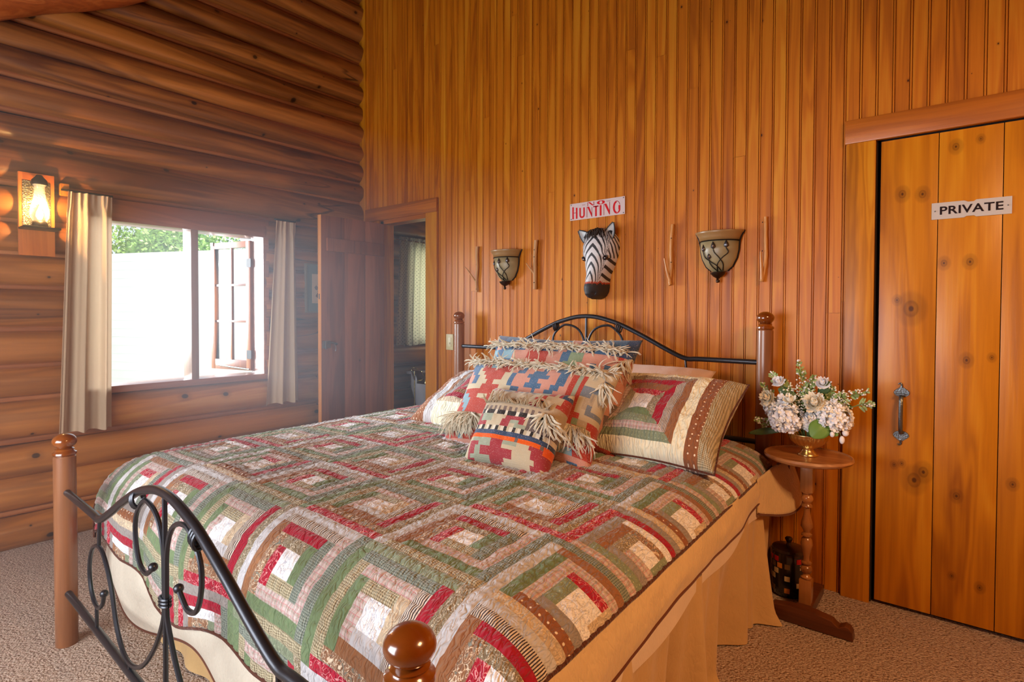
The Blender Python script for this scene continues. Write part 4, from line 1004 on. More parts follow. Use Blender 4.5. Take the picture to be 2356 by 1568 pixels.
# ------------------------------------------------------------------ bathroom behind the doorway
M['tinycloth'] = curtain_mat('patterned_curtain', (206, 198, 172), 0.45, dots=(96, 92, 78))
bc = curtain('curtain', 'small patterned cafe curtain with ruffled top over the bathroom window', 0.305, 1.25, 0.255, 1.28, 1.955, 0.995, 0.170, 12, 0.020, M['tinycloth'], 1.2, header=0.03, nu=320)
o = MB().tube([(0.168, 0.235, 1.925), (0.168, 1.3, 1.925)], 0.007, 10).ball((0.168, 0.222, 1.925), 0.018, 14, 10).ball((0.168, 0.245, 1.925), 0.011, 10, 8).build('curtain_rod', M['brasspale']); tag(o, 'pale brass curtain rod with ball finial in the bathroom', 'curtain rod')
wb = empty('window_2', (0, 0.86, 1.4)); tag(wb, 'small bathroom window behind the patterned curtain', 'window', kind='structure')
MB().box(-0.08, 0.075, -0.41, -0.36, -0.40, 0.56).box(-0.08, 0.075, 0.36, 0.41, -0.40, 0.56).box(-0.08, 0.075, -0.36, 0.36, 0.44, 0.56).box(-0.08, 0.075, -0.36, 0.36, -0.40, -0.33).build('window_frame', M['casing'], wb, smooth=False)
MB().box(-0.02, -0.016, -0.36, 0.36, -0.33, 0.44).build('pane', M['glass'], wb, smooth=False)
to = empty('toilet', (0.25, 0.66, 0), 'white toilet with rounded tank seen through the bathroom doorway', 'toilet')
mb = MB()
def tank(u, v):
    a = u*2*PI; k = 0.76+0.24*min(1, v*1.6); rx = 0.095*k; ry = 0.235*k
    return (rx*math.copysign(abs(math.cos(a))**0.45, math.cos(a))-0.02, ry*math.copysign(abs(math.sin(a))**0.45, math.sin(a)), 0.43+0.30*v)
mb.grid(tank, 48, 12); mb.add([tank(k/48, 0) for k in range(48)], [tuple(range(48))])
mb.build('tank', M['porcelain'], to, angle=180)
MB().box(-0.125, 0.085, -0.245, 0.245, 0.732, 0.760, bev=.010).build('tank_lid', M['porcelain'], to)
mb = MB().lathe([(0, 0), (0.12, 0), (0.11, 0.12), (0.13, 0.26), (0.19, 0.36), (0.195, 0.39), (0.15, 0.39), (0.12, 0.30), (0, 0.22)], 0.27, 0, 28)
mb.build('bowl', M['porcelain'], to)
MB().tube([(-0.02, -0.14, 0.43), (-0.02, -0.14, 0.36), (-0.06, -0.16, 0.18), (-0.08, -0.20, 0.14)], 0.006, 8).lathe([(0.014, 0.395), (0.014, 0.43), (0, 0.43)], -0.02, -0.14, 12).build('water_pipe', M['chrome'], to)
ph = empty('toilet_paper_holder', (0.33, 0.335, 0), 'brass toilet paper stand with a hooked top in front of the toilet tank', 'toilet paper holder')
MB().lathe([(0, 0), (0.075, 0), (0.075, 0.008), (0.02, 0.016), (0.006, 0.03), (0.006, 0.775), (0, 0.78)], 0, 0, 20).build('pole', M['brasspale'], ph)
mb = MB().tube(spline([(0, 0.0, 0.70), (0.0, -0.022, 0.76), (0, -0.03, 0.79), (0, -0.01, 0.805), (0, 0.03, 0.79)], 4), 0.007, 8).ball((0, -0.03, 0.787), 0.012, 10, 8)
mb.grid(lambda u, v: (-0.055+0.11*v, 0.035+0.045*math.sin(u*2.0), 0.80-0.15*u-0.02*math.cos(u*2)), 10, 8); mb.build('roll_cover', M['brasspale'], ph, solid=0.003)
MB().tube([(0, 0.03, 0.69), (0, 0.14, 0.69)], 0.005, 8).ball((0, 0.09, 0.69), 0.013, 10, 8).build('arm', M['brasspale'], ph)

# ------------------------------------------------------------------ things fixed to the boarded wall
sw = empty('light_switch', (1.104, 0, 1.069), 'ivory light switch plate on the boards left of the bed post', 'light switch')
sw['label'] = 'ivory rocker light switch on the boards between doorway and bed post'
MB().box(-0.036, 0.036, -0.010, 0.0, -0.058, 0.058, bev=.003).build('plate', M['cream_plastic'], sw)
MB().box(-0.017, 0.017, -0.0125, -0.010, -0.033, 0.033, bev=.001).box(-0.008, 0.008, -0.016, -0.0125, -0.016, -0.002, bev=.001).build('rocker', simple('ivory_rocker', (222, 214, 176), 0.3), sw)

# wall sconces
sg = NT('amber_sconce_glass'); tc = sg.n('ShaderNodeTexCoord'); nz = sg.n('ShaderNodeTexNoise'); nz.inputs['Scale'].default_value = 9; sg.l(tc.outputs['Object'], nz.inputs['Vector'])
sg.l(sg.ramp(nz.outputs[0], [(0.3, lin((132, 116, 82))), (0.7, lin((166, 150, 112)))]), sg.b.inputs['Base Color']); sg.b.inputs['Roughness'].default_value = 0.4
sg.b.inputs['Coat Weight'].default_value = 0.05; sg.b.inputs['Subsurface Weight'].default_value = 0.0
rimm = simple('amber_rim_glass', (148, 112, 68), 0.35, coat=0.1)
def sconce():
    r = empty('wall_sconce', (0, 0, 0))
    # half bell bowl, z measured from the finial's tip
    P = [(0.014, 0.052), (0.040, 0.062), (0.066, 0.085), (0.086, 0.125), (0.095, 0.165), (0.098, 0.215)]
    D = 0.85
    def half(prof, m, name, off=0):
        mb = MB(); ns = 28
        for i, (rr, z) in enumerate(prof): pass
        vs = [((rr+off)*math.cos(PI+PI*k/ns), (rr+off)*D*math.sin(PI+PI*k/ns)-0.002, z) for rr, z in prof for k in range(ns+1)]
        fs = [(i*(ns+1)+k, i*(ns+1)+k+1, (i+1)*(ns+1)+k+1, (i+1)*(ns+1)+k) for i in range(len(prof)-1) for k in range(ns)]
        mb.add(vs, fs); return mb.build(name, m, r, angle=180, solid=0.003)
    half(P, sg.m, 'shade')
    half([(0.098, 0.215), (0.103, 0.235), (0.113, 0.252), (0.122, 0.262)], rimm, 'rim')
    def surf(a, z, off=0.003):
        for (r0, z0), (r1, z1) in zip(P[:-1], P[1:]):
            if z0 <= z <= z1: rr = r0+(r1-r0)*(z-z0)/(z1-z0); break
        else: rr = P[-1][0] if z > P[-1][1] else P[0][0]
        rr += off; return ((rr)*math.cos(a), rr*D*math.sin(a)-0.002, z)
    band = MB().tube([surf(PI+PI*k/24, 0.213) for k in range(25)], 0.0032, 6)
    for a in (PI+0.02, 2*PI-0.02):
        s_ = 1 if a > 4 else -1
        band.tube([(s_*0.125, -0.004, 0.263), (s_*0.112, -0.006, 0.240), (s_*0.103, -0.008, 0.213)]+[surf(a, z) for z in (0.19, 0.165, 0.125, 0.085, 0.062)], 0.0038, 6)
    band.build('wire_frame', M['blackiron'], r)
    vine = MB(); leaf = MB()
    for aa, zs in (((4.75, 4.85, 5.12, 5.42, 5.30), (0.062, 0.095, 0.125, 0.150, 0.172)), ((5.35, 5.20, 4.95, 4.72, 4.66), (0.062, 0.095, 0.125, 0.150, 0.168)),
                   ((5.15, 4.80, 4.40, 4.10, 4.02), (0.062, 0.085, 0.108, 0.130, 0.158)), ((4.75, 4.45, 4.34, 4.36), (0.060, 0.080, 0.100, 0.118))):
        a_ = [Vector(surf(a, z, 0.005)) for a, z in zip(aa, zs)]
        vine.tube(spline(a_, 5), 0.0024, 6)
        a, z = aa[-1], zs[-1]; c = Vector(surf(a, z, 0.006)); t_ = Vector((-math.sin(a), math.cos(a)*D, 0)).normalized(); n_ = Vector((math.cos(a), math.sin(a), 0))
        pts = [c, c+t_*0.013+Vector((0, 0, 0.010)), c+t_*0.010+Vector((0, 0, 0.022)), c-t_*0.001+Vector((0, 0, 0.040)), c-t_*0.011+Vector((0, 0, 0.022)), c-t_*0.012+Vector((0, 0, 0.009)), c+n_*0.008+Vector((0, 0, 0.014))]
        leaf.add(pts, [(i, (i+1) % 6, 6) for i in range(6)])
    vine.build('vine', M['blackiron'], r, angle=180)
    leaf.build('leaves', simple('pewter_leaf', (104, 100, 104), 0.35, 0.8), r, solid=0.0015)
    MB().lathe([(0, 0), (0.007, 0.002), (0.010, 0.009), (0.008, 0.016), (0.005, 0.019), (0.008, 0.024), (0.022, 0.032), (0.034, 0.044), (0.037, 0.054), (0, 0.060)], 0, -0.030, 24).build('cup_finial', simple('sconce_bronze', (62, 46, 36), 0.35, 0.8), r)
    MB().box(-0.03, 0.03, -0.006, 0.004, 0.07, 0.18).build('backplate', M['blackiron'], r)
    return r
def copy_tree(o, parent=None):
    c = o.copy(); col.objects.link(c)
    if parent: c.parent = parent
    for ch in [q for q in bpy.data.objects if q.parent == o]: copy_tree(ch, c)
    return c
s1 = sconce(); s1.location = (1.648, -0.002, 1.440)
tag(s1, 'amber glass half-bowl sconce with iron vines between the two twigs nearest the doorway', 'wall sconce', 'amber sconces with iron vines')
s2 = copy_tree(s1); s2.location = (3.063, -0.002, 1.440)
s2['label'] = 'amber glass half-bowl sconce with iron vines between the two twigs nearest the PRIVATE door'

# driftwood twig hooks
tw = [NT('x') for _ in ()]
twm = [wood('twig_pale', (150, 104, 60), (186, 138, 88), (206, 164, 116), 'Z', freq=20, var=0, rough=0.6, coat=0, bump=0.5),
       wood('twig_honey', (156, 96, 40), (196, 132, 62), (214, 160, 92), 'Z', freq=20, var=0, rough=0.45, coat=0.1, bump=0.4)]
def twig(main, r1, branch, r2, m, label, knots):
    x0, z0 = main[0][0], main[0][1]
    r = empty('driftwood_twig', (x0, 0, z0), label, 'twig', 'driftwood twigs on the wall')
    mb = MB(); p = spline([(x-x0, -0.013-d, z-z0) for x, z, d in main], 5); n = len(p)
    mb.tube(p, [r1[0]+(r1[1]-r1[0])*i/(n-1)+0.0006*math.sin(i*1.9) for i in range(n)], 10)
    mb.build('stick', m, r)
    mb = MB(); p = spline([(x-x0, -0.013-d, z-z0) for x, z, d in branch], 5); n = len(p)
    mb.tube(p, [r2[0]+(r2[1]-r2[0])*i/(n-1) for i in range(n)], 8); mb.build('branch', m, r)
    for z in knots: MB().ball((0.0, -0.013-r1[0], z-z0), 0.003, 8, 6).build('screw', M['blackiron'], r)
twig([(1.379, 1.430, 0), (1.374, 1.50, 0), (1.382, 1.60, 0), (1.378, 1.68, 0), (1.381, 1.748, 0)], (0.008, 0.0115), [(1.370, 1.50, 0), (1.345, 1.545, 0.02), (1.318, 1.588, 0.035), (1.302, 1.606, 0.042)], (0.007, 0.003), twm[0], 'pale driftwood twig with a forked side branch, nearest the doorway', (1.45, 1.62))
twig([(1.886, 1.437, 0), (1.886, 1.54, 0), (1.884, 1.63, 0), (1.888, 1.70, 0), (1.893, 1.752, 0)], (0.0125, 0.0125), [(1.882, 1.535, 0), (1.860, 1.572, 0.02), (1.838, 1.606, 0.035)], (0.008, 0.003), twm[0], 'straight pale driftwood twig between the smaller-looking sconce and the zebra head', (1.48, 1.645, 1.69))
twig([(2.808, 1.437, 0.012), (2.802, 1.46, 0.008), (2.806, 1.53, 0.0), (2.804, 1.62, 0), (2.806, 1.70, 0), (2.811, 1.766, 0)], (0.010, 0.008), [(2.804, 1.462, 0.012), (2.793, 1.50, 0.018), (2.783, 1.55, 0.024), (2.778, 1.582, 0.028)], (0.009, 0.004), twm[1], 'honey coloured driftwood twig between the zebra head and a sconce', (1.56, 1.69))
twig([(3.275, 1.440, 0.014), (3.284, 1.49, 0.008), (3.290, 1.56, 0), (3.288, 1.66, 0), (3.287, 1.757, 0)], (0.010, 0.0075), [(3.277, 1.445, 0.014), (3.277, 1.50, 0.022), (3.274, 1.55, 0.026), (3.273, 1.586, 0.028)], (0.009, 0.004), twm[1], 'honey coloured driftwood twig nearest the PRIVATE door, above the bed post', (1.59, 1.73))

# ------------------------------------------------------------------ signs
def text_mesh(s, size, mat, name, parent, loc, sx=1.0, bold=0.0, space=1.0):
    c = bpy.data.curves.new(name, 'FONT'); c.body = s; c.size = size; c.extrude = 0.0003; c.offset = bold; c.align_x = 'CENTER'; c.align_y = 'CENTER'; c.space_character = space
    t = bpy.data.objects.new(name, c); col.objects.link(t)
    bpy.context.view_layer.update()
    dg = bpy.context.evaluated_depsgraph_get(); me = bpy.data.meshes.new_from_object(t.evaluated_get(dg))
    bpy.data.objects.remove(t); bpy.data.curves.remove(c)
    me.materials.clear(); me.materials.append(mat)
    o = bpy.data.objects.new(name, me); col.objects.link(o); o.parent = parent; o.location = loc
    o.rotation_euler = (PI/2, 0, 0); o.scale = (sx, 1, 1)
    return o
enam = simple('white_enamel', (196, 192, 190), 0.15, 0, 0.6); enred = simple('red_enamel', (196, 30, 40), 0.2, 0, 0.5); enblk = simple('black_enamel', (34, 26, 30), 0.2, 0, 0.5)
# PRIVATE plate with two notches
ps = empty('sign', (4.065, -0.0072, 1.710), 'white enamel plate reading PRIVATE on the knotty pine door', 'sign')
out = [(-.126, -.034), (-.020, -.034), (-.012, -.029), (.012, -.029), (.018, -.034), (.126, -.034), (.126, .034), (.018, .034), (.010, .028), (-.008, .028), (-.020, .034), (-.126, .034)]
n = len(out)
MB().add([(x, -0.0022, z) for x, z in out]+[(x, 0.0, z) for x, z in out], [tuple(range(n)), tuple(range(2*n-1, n-1, -1))]+[(i, (i+1) % n, n+(i+1) % n, n+i) for i in range(n)]).build('plate', enam, ps, smooth=False)
text_mesh('PRIVATE', 0.046, enblk, 'lettering', ps, (0.0, -0.0028, -0.001), 1.13, 0.0009, 1.05)
for q in (-0.1145, 0.1145): MB().ball((q, -0.003, 0), 0.0028, 8, 6).build('screw', M['steel'], ps)
# NO HUNTING plate, tilted a little
hs = empty('sign', (2.333, -0.004, 1.904), 'white metal plate reading NO HUNTING in red letters above the zebra head', 'sign'); hs.rotation_euler.y = math.radians(-0.6)
MB().box(-0.187, 0.187, -0.0022, 0.0, -0.051, 0.051).build('plate', simple('white_sign_paint', (206, 188, 188), 0.2, 0, 0.5), hs, smooth=False)
redo = MB(); thin = MB()
def Q(mb, *p): mb.add([(x, -0.0030, z) for x, z in p]+[(x, -0.0022, z) for x, z in p], [tuple(range(len(p)))]+[(i, (i+1) % len(p), len(p)+(i+1) % len(p), len(p)+i) for i in range(len(p))])
def bar(mb, x0, x1, z0, z1): Q(mb, (x0, z0), (x1, z0), (x1, z1), (x0, z1))
zb_, zt_ = -0.043, 0.020
def arc(mb, cx, cz, r0x, r0z, r1x, r1z, a0, a1, n=14):
    for k in range(n):
        a, b = a0+(a1-a0)*k/n, a0+(a1-a0)*(k+1)/n
        Q(mb, (cx+r0x*math.cos(a), cz+r0z*math.sin(a)), (cx+r1x*math.cos(a), cz+r1z*math.sin(a)), (cx+r1x*math.cos(b), cz+r1z*math.sin(b)), (cx+r0x*math.cos(b), cz+r0z*math.sin(b)))
x = -0.170
bar(redo, x, x+.011, zb_, zt_+.010); bar(thin, x+.011, x+.026, -0.008, -0.005); bar(redo, x+.026, x+.037, zb_, zt_+.004)              # H
x = -0.119
bar(redo, x, x+.010, -0.024, zt_); arc(redo, x+.019, -0.024, .009, .009, .019, .019, PI, 2*PI); bar(redo, x+.028, x+.038, -0.024, zt_)          # U
x = -0.067
bar(thin, x, x+.003, zb_, zt_); Q(redo, (x+.003, zt_), (x+.034, zb_), (x+.036, zb_+.018), (x+.016, zt_)); bar(thin, x+.034, x+.037, zb_, zt_-.006)      # N
x = -0.022
bar(thin, x, x+.036, zt_-.008, zt_-.001); bar(redo, x+.013, x+.024, zb_, zt_-.004)                                                                     # T
x = 0.022
bar(redo, x, x+.012, zb_, zt_-.001)                                                                                                                   # I
x = 0.049
bar(thin, x, x+.003, zb_, zt_+.003); Q(redo, (x+.003, zt_+.003), (x+.037, zb_), (x+.040, zb_+.020), (x+.018, zt_+.003)); bar(thin, x+.038, x+.041, zb_, zt_+.010)   # N
x = 0.112
arc(redo, x+.022, -0.006, .012, .026, .024, .037, PI*0.5, PI*1.5); arc(thin, x+.022, -0.006, .021, .034, .024, .037, PI*0.12, PI*0.5); arc(redo, x+.022, -0.020, .014, .018, .024, .023, PI*1.5, PI*2.0); bar(redo, x+.034, x+.046, -0.020, 0.004)   # G
# NO between dashes
bar(thin, -0.100, -0.078, 0.034, 0.036); bar(thin, 0.066, 0.094, 0.036, 0.038)
bar(thin, -0.062, -0.058, 0.024, 0.046); Q(redo, (-0.058, 0.046), (-0.028, 0.024), (-0.018, 0.024), (-0.044, 0.046)); bar(thin, -0.020, -0.016, 0.024, 0.046)
arc(redo, 0.030, 0.035, .010, .0085, .027, .0115, 0, 2*PI, 22)
lt_ = redo.build('lettering', enred, hs, smooth=False); 
th_ = simple('dark_red_enamel', (150, 24, 34), 0.25)
thin.build('hairlines', th_, lt_, smooth=False)
for x_, z_ in ((-.178, .043), (-.178, -.043), (.178, .043), (.178, -.043)): MB().ball((x_, -0.003, z_), 0.0035, 8, 6).build('screw', M['steel'], hs)

# ------------------------------------------------------------------ zebra head
ze = empty('zebra_head', (2.378, -0.0, 1.365), 'carved black and white zebra head with dark forelock hanging under the NO HUNTING sign', 'wall ornament')
ZW = [(0.0, 0.004), (0.008, 0.030), (0.022, 0.046), (0.045, 0.056), (0.07, 0.058), (0.10, 0.055), (0.14, 0.060), (0.20, 0.082), (0.26, 0.102), (0.31, 0.110), (0.35, 0.102), (0.385, 0.080), (0.41, 0.045), (0.42, 0.012)]
ZD = [(0.0, 0.095), (0.012, 0.135), (0.03, 0.158), (0.07, 0.165), (0.10, 0.158), (0.14, 0.145), (0.20, 0.140), (0.26, 0.135), (0.31, 0.125), (0.35, 0.110), (0.385, 0.085), (0.41, 0.05), (0.42, 0.02)]
def ip(T, z):
    for (a, b), (c, d) in zip(T[:-1], T[1:]):
        if a <= z <= c:
            f = (z-a)/(c-a); f = f*f*(3-2*f)*0.5+f*0.5; return b+(d-b)*f
    return T[-1][1]
def zsurf(u, v):
    z = 0.42*v; a = PI*(u-0.5)*1.0; w_ = ip(ZW, z); d_ = ip(ZD, z); base = 0.0
    x = w_*math.sin(a); c = math.cos(a)
    y = -(d_*(max(0, c)**0.75))
    # brow ridges, eye sockets, nostrils
    if 0.17 < z < 0.30:
        e = math.exp(-(((abs(u-0.5)-0.245)/0.06)**2+((z-0.235)/0.022)**2)); y += 0.010*e
        e2 = math.exp(-(((abs(u-0.5)-0.23)/0.08)**2+((z-0.268)/0.016)**2)); y -= 0.008*e2; 
    if z < 0.07:
        e = math.exp(-(((abs(u-0.5)-0.2)/0.05)**2+((z-0.033)/0.010)**2)); y += 0.016*e
    cx = -0.020+0.020*min(1, z/0.2)
    return (x+cx, y, z)
ZM = [simple('zebra_white', (206, 204, 206), 0.55, bump=0.15, bscale=60), simple('zebra_black', (44, 44, 48), 0.55), simple('zebra_muzzle', (46, 46, 50), 0.6, bump=0.4, bscale=90), simple('zebra_red', (176, 66, 40), 0.7)]
def zcol(u, v):
    z = 0.42*v; q = abs(u-0.5)*2            # 0 centre line .. 1 side
    edge = 0.088+0.010*noise.noise(Vector((u*14, 0, 0)))+0.010*noise.noise(Vector((u*60, 3, 0)))
    if z < edge: return 2
    if z < edge+0.010+0.012*noise.noise(Vector((u*70, 9, 0))): return 3
    A_ = 0.60
    if q < A_:
        L = 0.085; phi = z+L*(-math.log(max(1e-3, 1-q/A_)))*1.0
        if phi < 0.115+0.0 and False: return 0
        fr = (phi/0.052+0.2) % 1.0
        lim = 0.36 if z < 0.30 else 0.42
        if z < 0.135 and q < 0.05: return 0
        return 1 if fr < lim else 0
    phi = z*1.0+0.20*(q-A_)+0.12*(q-A_)*(1 if z > 0.235 else -1)
    fr = (phi/0.046+0.1) % 1.0
    return 1 if fr < 0.40 else 0
mb = MB(); mb.grid(zsurf, 150, 190, zcol); mb.build('head', ZM, ze, angle=180, uv=1)
for s in (-1, 1):
    c = Vector(zsurf(0.5+s*0.235, 0.235/0.42)); mb = MB().ball((0, 0, 0), 0.023, 16, 12, 0, (1.0, 0.6, 0.60)); mb.v = [(x+c.x, y+c.y+0.003, z+c.z+0.0) for x, y, z in mb.v]
    eo = mb.build('eye', simple('zebra_eye', (36, 22, 20), 0.08, 0, 0.8), ze)
    MB().ball((c.x-0.004, c.y-0.006, c.z+0.004), 0.0022, 8, 6).build('eye_glint', simple('glint_white', (230, 230, 230), 0.3), eo)  # white bead set on the eye as a painted highlight
    # upper and lower lids
    mb = MB().tube([(c.x+0.021*math.cos(a)*s, c.y-0.004, c.z+0.0125*math.sin(a)+0.004*math.cos(a)) for a in [PI*k/10 for k in range(11)]], 0.003, 6)
    mb.build('eyelid', ZM[1], ze)
def ear(s):
    tip = Vector((s*0.130-0.010 if s < 0 else 0.092, -0.045, 0.412 if s < 0 else 0.440)); base = Vector((s*0.062, -0.05, 0.345)) if s < 0 else Vector((0.062, -0.05, 0.352))
    ax = tip-base; L = ax.length; ax.normalize(); side = ax.cross(Vector((0, -1, 0))).normalized(); nrm = side.cross(ax)
    def fn(u, v):
        wd = 0.030*math.sin(PI*min(1, 0.28+0.72*v)**0.85)*(1 if v < 0.999 else 0)+0.001; a = (u-0.5)*2.5
        return base+ax*L*v+side*wd*math.sin(a)*1.05+Vector((0, 1, 0))*(-0.014*(1-math.cos(a)))*1.0
    def cf(u, v):
        q = abs(u-0.5)*2
        if q > 0.86: return 1
        return 1 if (0.10 < v < 0.50 and q < 0.34) else 0
    MB().grid(fn, 26, 26, cf).build('ear', [simple('ear_grey_white', (186, 190, 192), 0.6), ZM[1]], ze, angle=180, solid=0.006, uv=1)
ear(-1); ear(1)
mb = MB(); R = random.Random(8)
for k in range(95):
    x0 = R.gauss(0.004, 0.028); p = Vector((x0, -0.055-R.random()*0.03, 0.405+R.random()*0.012-abs(x0)*0.2)); d = Vector((R.gauss(0, 0.5)+x0*6, -1, -0.1)).normalized(); pts = [p]
    L = R.uniform(0.05, 0.095)
    for q in range(5):
        d = (d+Vector((R.gauss(0, .18), 0.16, -0.55+R.gauss(0, .12)))).normalized(); p = p+d*L/5; pts.append(p.copy())
    mb.tube(pts, [.0026, .0024, .0022, .002, .0016, .0008], 5)
fo = mb.build('forelock', simple('forelock_hair', (50, 38, 32), 0.8), ze, angle=180); fo['kind'] = 'stuff'

# ------------------------------------------------------------------ nightstand
NS = (3.541, -0.290)
ns = empty('pedestal_stand', (NS[0], NS[1], 0), 'small round-topped wooden pedestal stand with turned post beside the bed', 'nightstand')
MB().lathe([(0, 0.652), (0.10, 0.652), (0.150, 0.660), (0.168, 0.668), (0.172, 0.676), (0.169, 0.684), (0.163, 0.685), (0.160, 0.680), (0.0, 0.680)], 0, 0, 64).build('top', M['stand'], ns)
p = empty  # noqa
mb = MB().box(-0.024, 0.024, -0.024, 0.024, 0.525, 0.652, bev=.003).box(-0.024, 0.024, -0.024, 0.024, 0.045, 0.150, bev=.003)
prof = [(0.0, 0.150), (0.020, 0.152), (0.022, 0.158), (0.015, 0.164), (0.012, 0.172), (0.020, 0.180), (0.024, 0.192), (0.020, 0.204), (0.011, 0.210), (0.020, 0.216), (0.021, 0.222), (0.013, 0.228), (0.012, 0.245), (0.019, 0.275), (0.024, 0.300), (0.020, 0.322), (0.012, 0.330), (0.021, 0.336), (0.021, 0.343), (0.012, 0.350), (0.014, 0.358), (0.024, 0.375), (0.022, 0.395), (0.014, 0.425), (0.011, 0.448), (0.012, 0.455), (0.022, 0.462), (0.020, 0.470), (0.013, 0.476), (0.022, 0.486), (0.024, 0.497), (0.020, 0.508), (0.013, 0.514), (0.021, 0.520), (0.022, 0.525), (0, 0.527)]
mb.lathe(prof, 0, 0, 28).build('turned_post', M['standz'], ns)
def foot(L, T, rz, x, y, name, hz=0.055):
    pts = [(-L, 0), (-L*0.985, hz*0.55), (-L*0.93, hz*0.85), (-L*0.84, hz*0.95), (-L*0.72, hz*0.72), (-L*0.66, hz*0.85), (-L*0.6, hz*1.05), (-0.05, hz*1.25)]
    pts = pts+[(-a, b) for a, b in reversed(pts)]; n = len(pts)
    mb = MB().add([(a, -T, b+0.002) for a, b in pts]+[(a, T, b+0.002) for a, b in pts], [tuple(range(n)), tuple(range(2*n-1, n-1, -1))]+[(i, (i+1) % n, n+(i+1) % n, n+i) for i in range(n)])
    c, s = math.cos(rz), math.sin(rz); mb.v = [(a*c-b*s+x, a*s+b*c+y, z) for a, b, z in mb.v]
    return mb.build(name, M['standfoot'], ns, smooth=False, bevel=0.003)
foot(0.185, 0.024, 0.0, 0.008, -0.105, 'foot')
MB().box(-0.030, 0.030, -0.082, 0.225, 0.004, 0.048, bev=.003).build('crossbar', M['standfoot'], ns)

# brass footed bowl and its artificial flowers
bw = empty('brass_bowl', (NS[0], NS[1], 0.681), 'fluted brass footed bowl standing on the pedestal stand', 'bowl')
flute = lambda a, z: 1+0.055*abs(math.cos(a*12)) if 0.032 < z < 0.088 else 1
MB().lathe([(0, 0.0), (0.040, 0.0), (0.041, 0.004), (0.034, 0.010), (0.024, 0.022), (0.022, 0.028), (0.030, 0.034), (0.050, 0.045), (0.066, 0.062), (0.074, 0.080), (0.077, 0.090), (0.079, 0.093), (0.076, 0.094), (0.070, 0.080), (0.055, 0.056), (0.03, 0.042), (0, 0.040)], 0, 0, 112, fl=flute).build('bowl_body', M['brass'], bw, angle=180)
BASE = Vector((NS[0], NS[1], 0.770))
pet = simple('white_petal', (246, 247, 252), 0.65); petc = simple('cream_petal', (248, 243, 228), 0.65); lfg = simple('leaf_green', (104, 142, 62), 0.45); lfd = simple('leaf_dark_green', (74, 104, 66), 0.5); spg = simple('spray_green', (150, 172, 108), 0.6); bud = simple('bud_white', (240, 238, 240), 0.5); stm = simple('stem_green', (104, 122, 66), 0.6)
def petal(mb, c, n, t, L, wd, cup=0.3, mi=0):
    n = n.normalized(); t = (t-n*t.dot(n)).normalized(); b = n.cross(t)
    P = [c, c+t*L*0.4+b*wd*0.5+n*L*cup*0.3, c+t*L*0.85+b*wd*0.38+n*L*cup, c+t*L+n*L*cup*1.1, c+t*L*0.85-b*wd*0.38+n*L*cup, c+t*L*0.4-b*wd*0.5+n*L*cup*0.3, c+t*L*0.5+n*L*cup*0.15]
    mb.add(P, [(0, 1, 6), (1, 2, 6), (2, 3, 6), (3, 4, 6), (4, 5, 6), (5, 0, 6)], mi)
def stem(root, tip):
    mid = (BASE+tip)*0.5+Vector((0, 0, 0.02))
    MB().tube([Vector(q)-tip for q in spline([BASE+Vector(((tip.x-BASE.x)*0.12, (tip.y-BASE.y)*0.12, -0.035)), mid, tip], 5)], 0.0022, 6).build('stem', stm, root)
def rv(R): return Vector((R.gauss(0, 1), R.gauss(0, 1), R.gauss(0, 1))).normalized()
def hydrangea(tip, r, label, seed):
    tip = Vector(tip); root = empty('hydrangea', tip, label, 'flower', 'white hydrangeas in the brass bowl'); stem(root, tip)
    R = random.Random(seed); mb = MB()
    for k in range(190):
        n = rv(R); 
        if n.z < -0.75: n.z *= -1
        c = n*r*R.uniform(0.88, 1.04); t = rv(R)
        for q in range(4):
            tt = Matrix.Rotation(q*PI/2+0.1, 3, n) @ (t-n*t.dot(n)).normalized()
            petal(mb, c*(1+0.05*(q%2)), n, tt, 0.0150, 0.0125, 0.38, R.choice((0, 0, 0, 1)))
    mb.ball((0, 0, 0), r*0.78, 14, 10, 0)
    mb.build('bloom', [pet, petc, spg], root, smooth=False, uv=1)
def mum(tip, r, n, label, seed, m=petc, layers=6):
    tip = Vector(tip); n = Vector(n).normalized(); root = empty('chrysanthemum', tip, label, 'flower', 'cream chrysanthemums in the brass bowl'); stem(root, tip)
    R = random.Random(seed); mb = MB(); a0 = n.orthogonal().normalized()
    for L in range(layers):
        k = 10+L*5; tilt = 0.15+1.35*L/layers
        for q in range(k):
            t = Matrix.Rotation(2*PI*q/k+L*0.4, 3, n) @ a0
            d = (t*math.sin(tilt)+n*math.cos(tilt)).normalized(); nn = (n*math.sin(tilt)-t*math.cos(tilt))
            petal(mb, t*0.004+n*0.004*(layers-L)*0.4, nn, d, r*(0.7+0.4*R.random()), r*0.30, 0.45*(1-L/layers)+0.08)
    mb.build('bloom', m, root, smooth=False, uv=1)
def spray(tip, frm, label, seed, m=spg, m2=bud, nb=46, ln=0.10, wd=0.016):
    tip = Vector(tip); root = empty('flower_spray', tip, label, 'flower spray', 'green and white flower sprays in the brass bowl'); stem(root, tip-(tip-Vector(frm)).normalized()*ln*0.8)
    for ch in [c for c in bpy.data.objects if c.parent == root]: ch.location = -(tip-Vector(frm)).normalized()*ln*0.8
    R = random.Random(seed); mb = MB(); ax = (tip-Vector(frm)).normalized()
    mb.tube([-ax*ln, (0, 0, 0)], 0.0015, 5, 0)
    for k in range(nb):
        f = R.random(); p = -ax*ln*f; d = rv(R); d = (d-ax*d.dot(ax)).normalized(); q = p+d*wd*(0.25+f)*R.uniform(.5, 1)+ax*0.006
        if R.random() < 0.5: mb.ball(q, R.uniform(0.0026, 0.0042), 6, 4, 1)
        else: petal(mb, p, d.cross(ax)+ax*0.2, (d+ax*0.7), 0.026*(0.5+f), 0.009, 0.1, 0)
    mb.build('blossoms', [m, m2], root, smooth=False, uv=1)
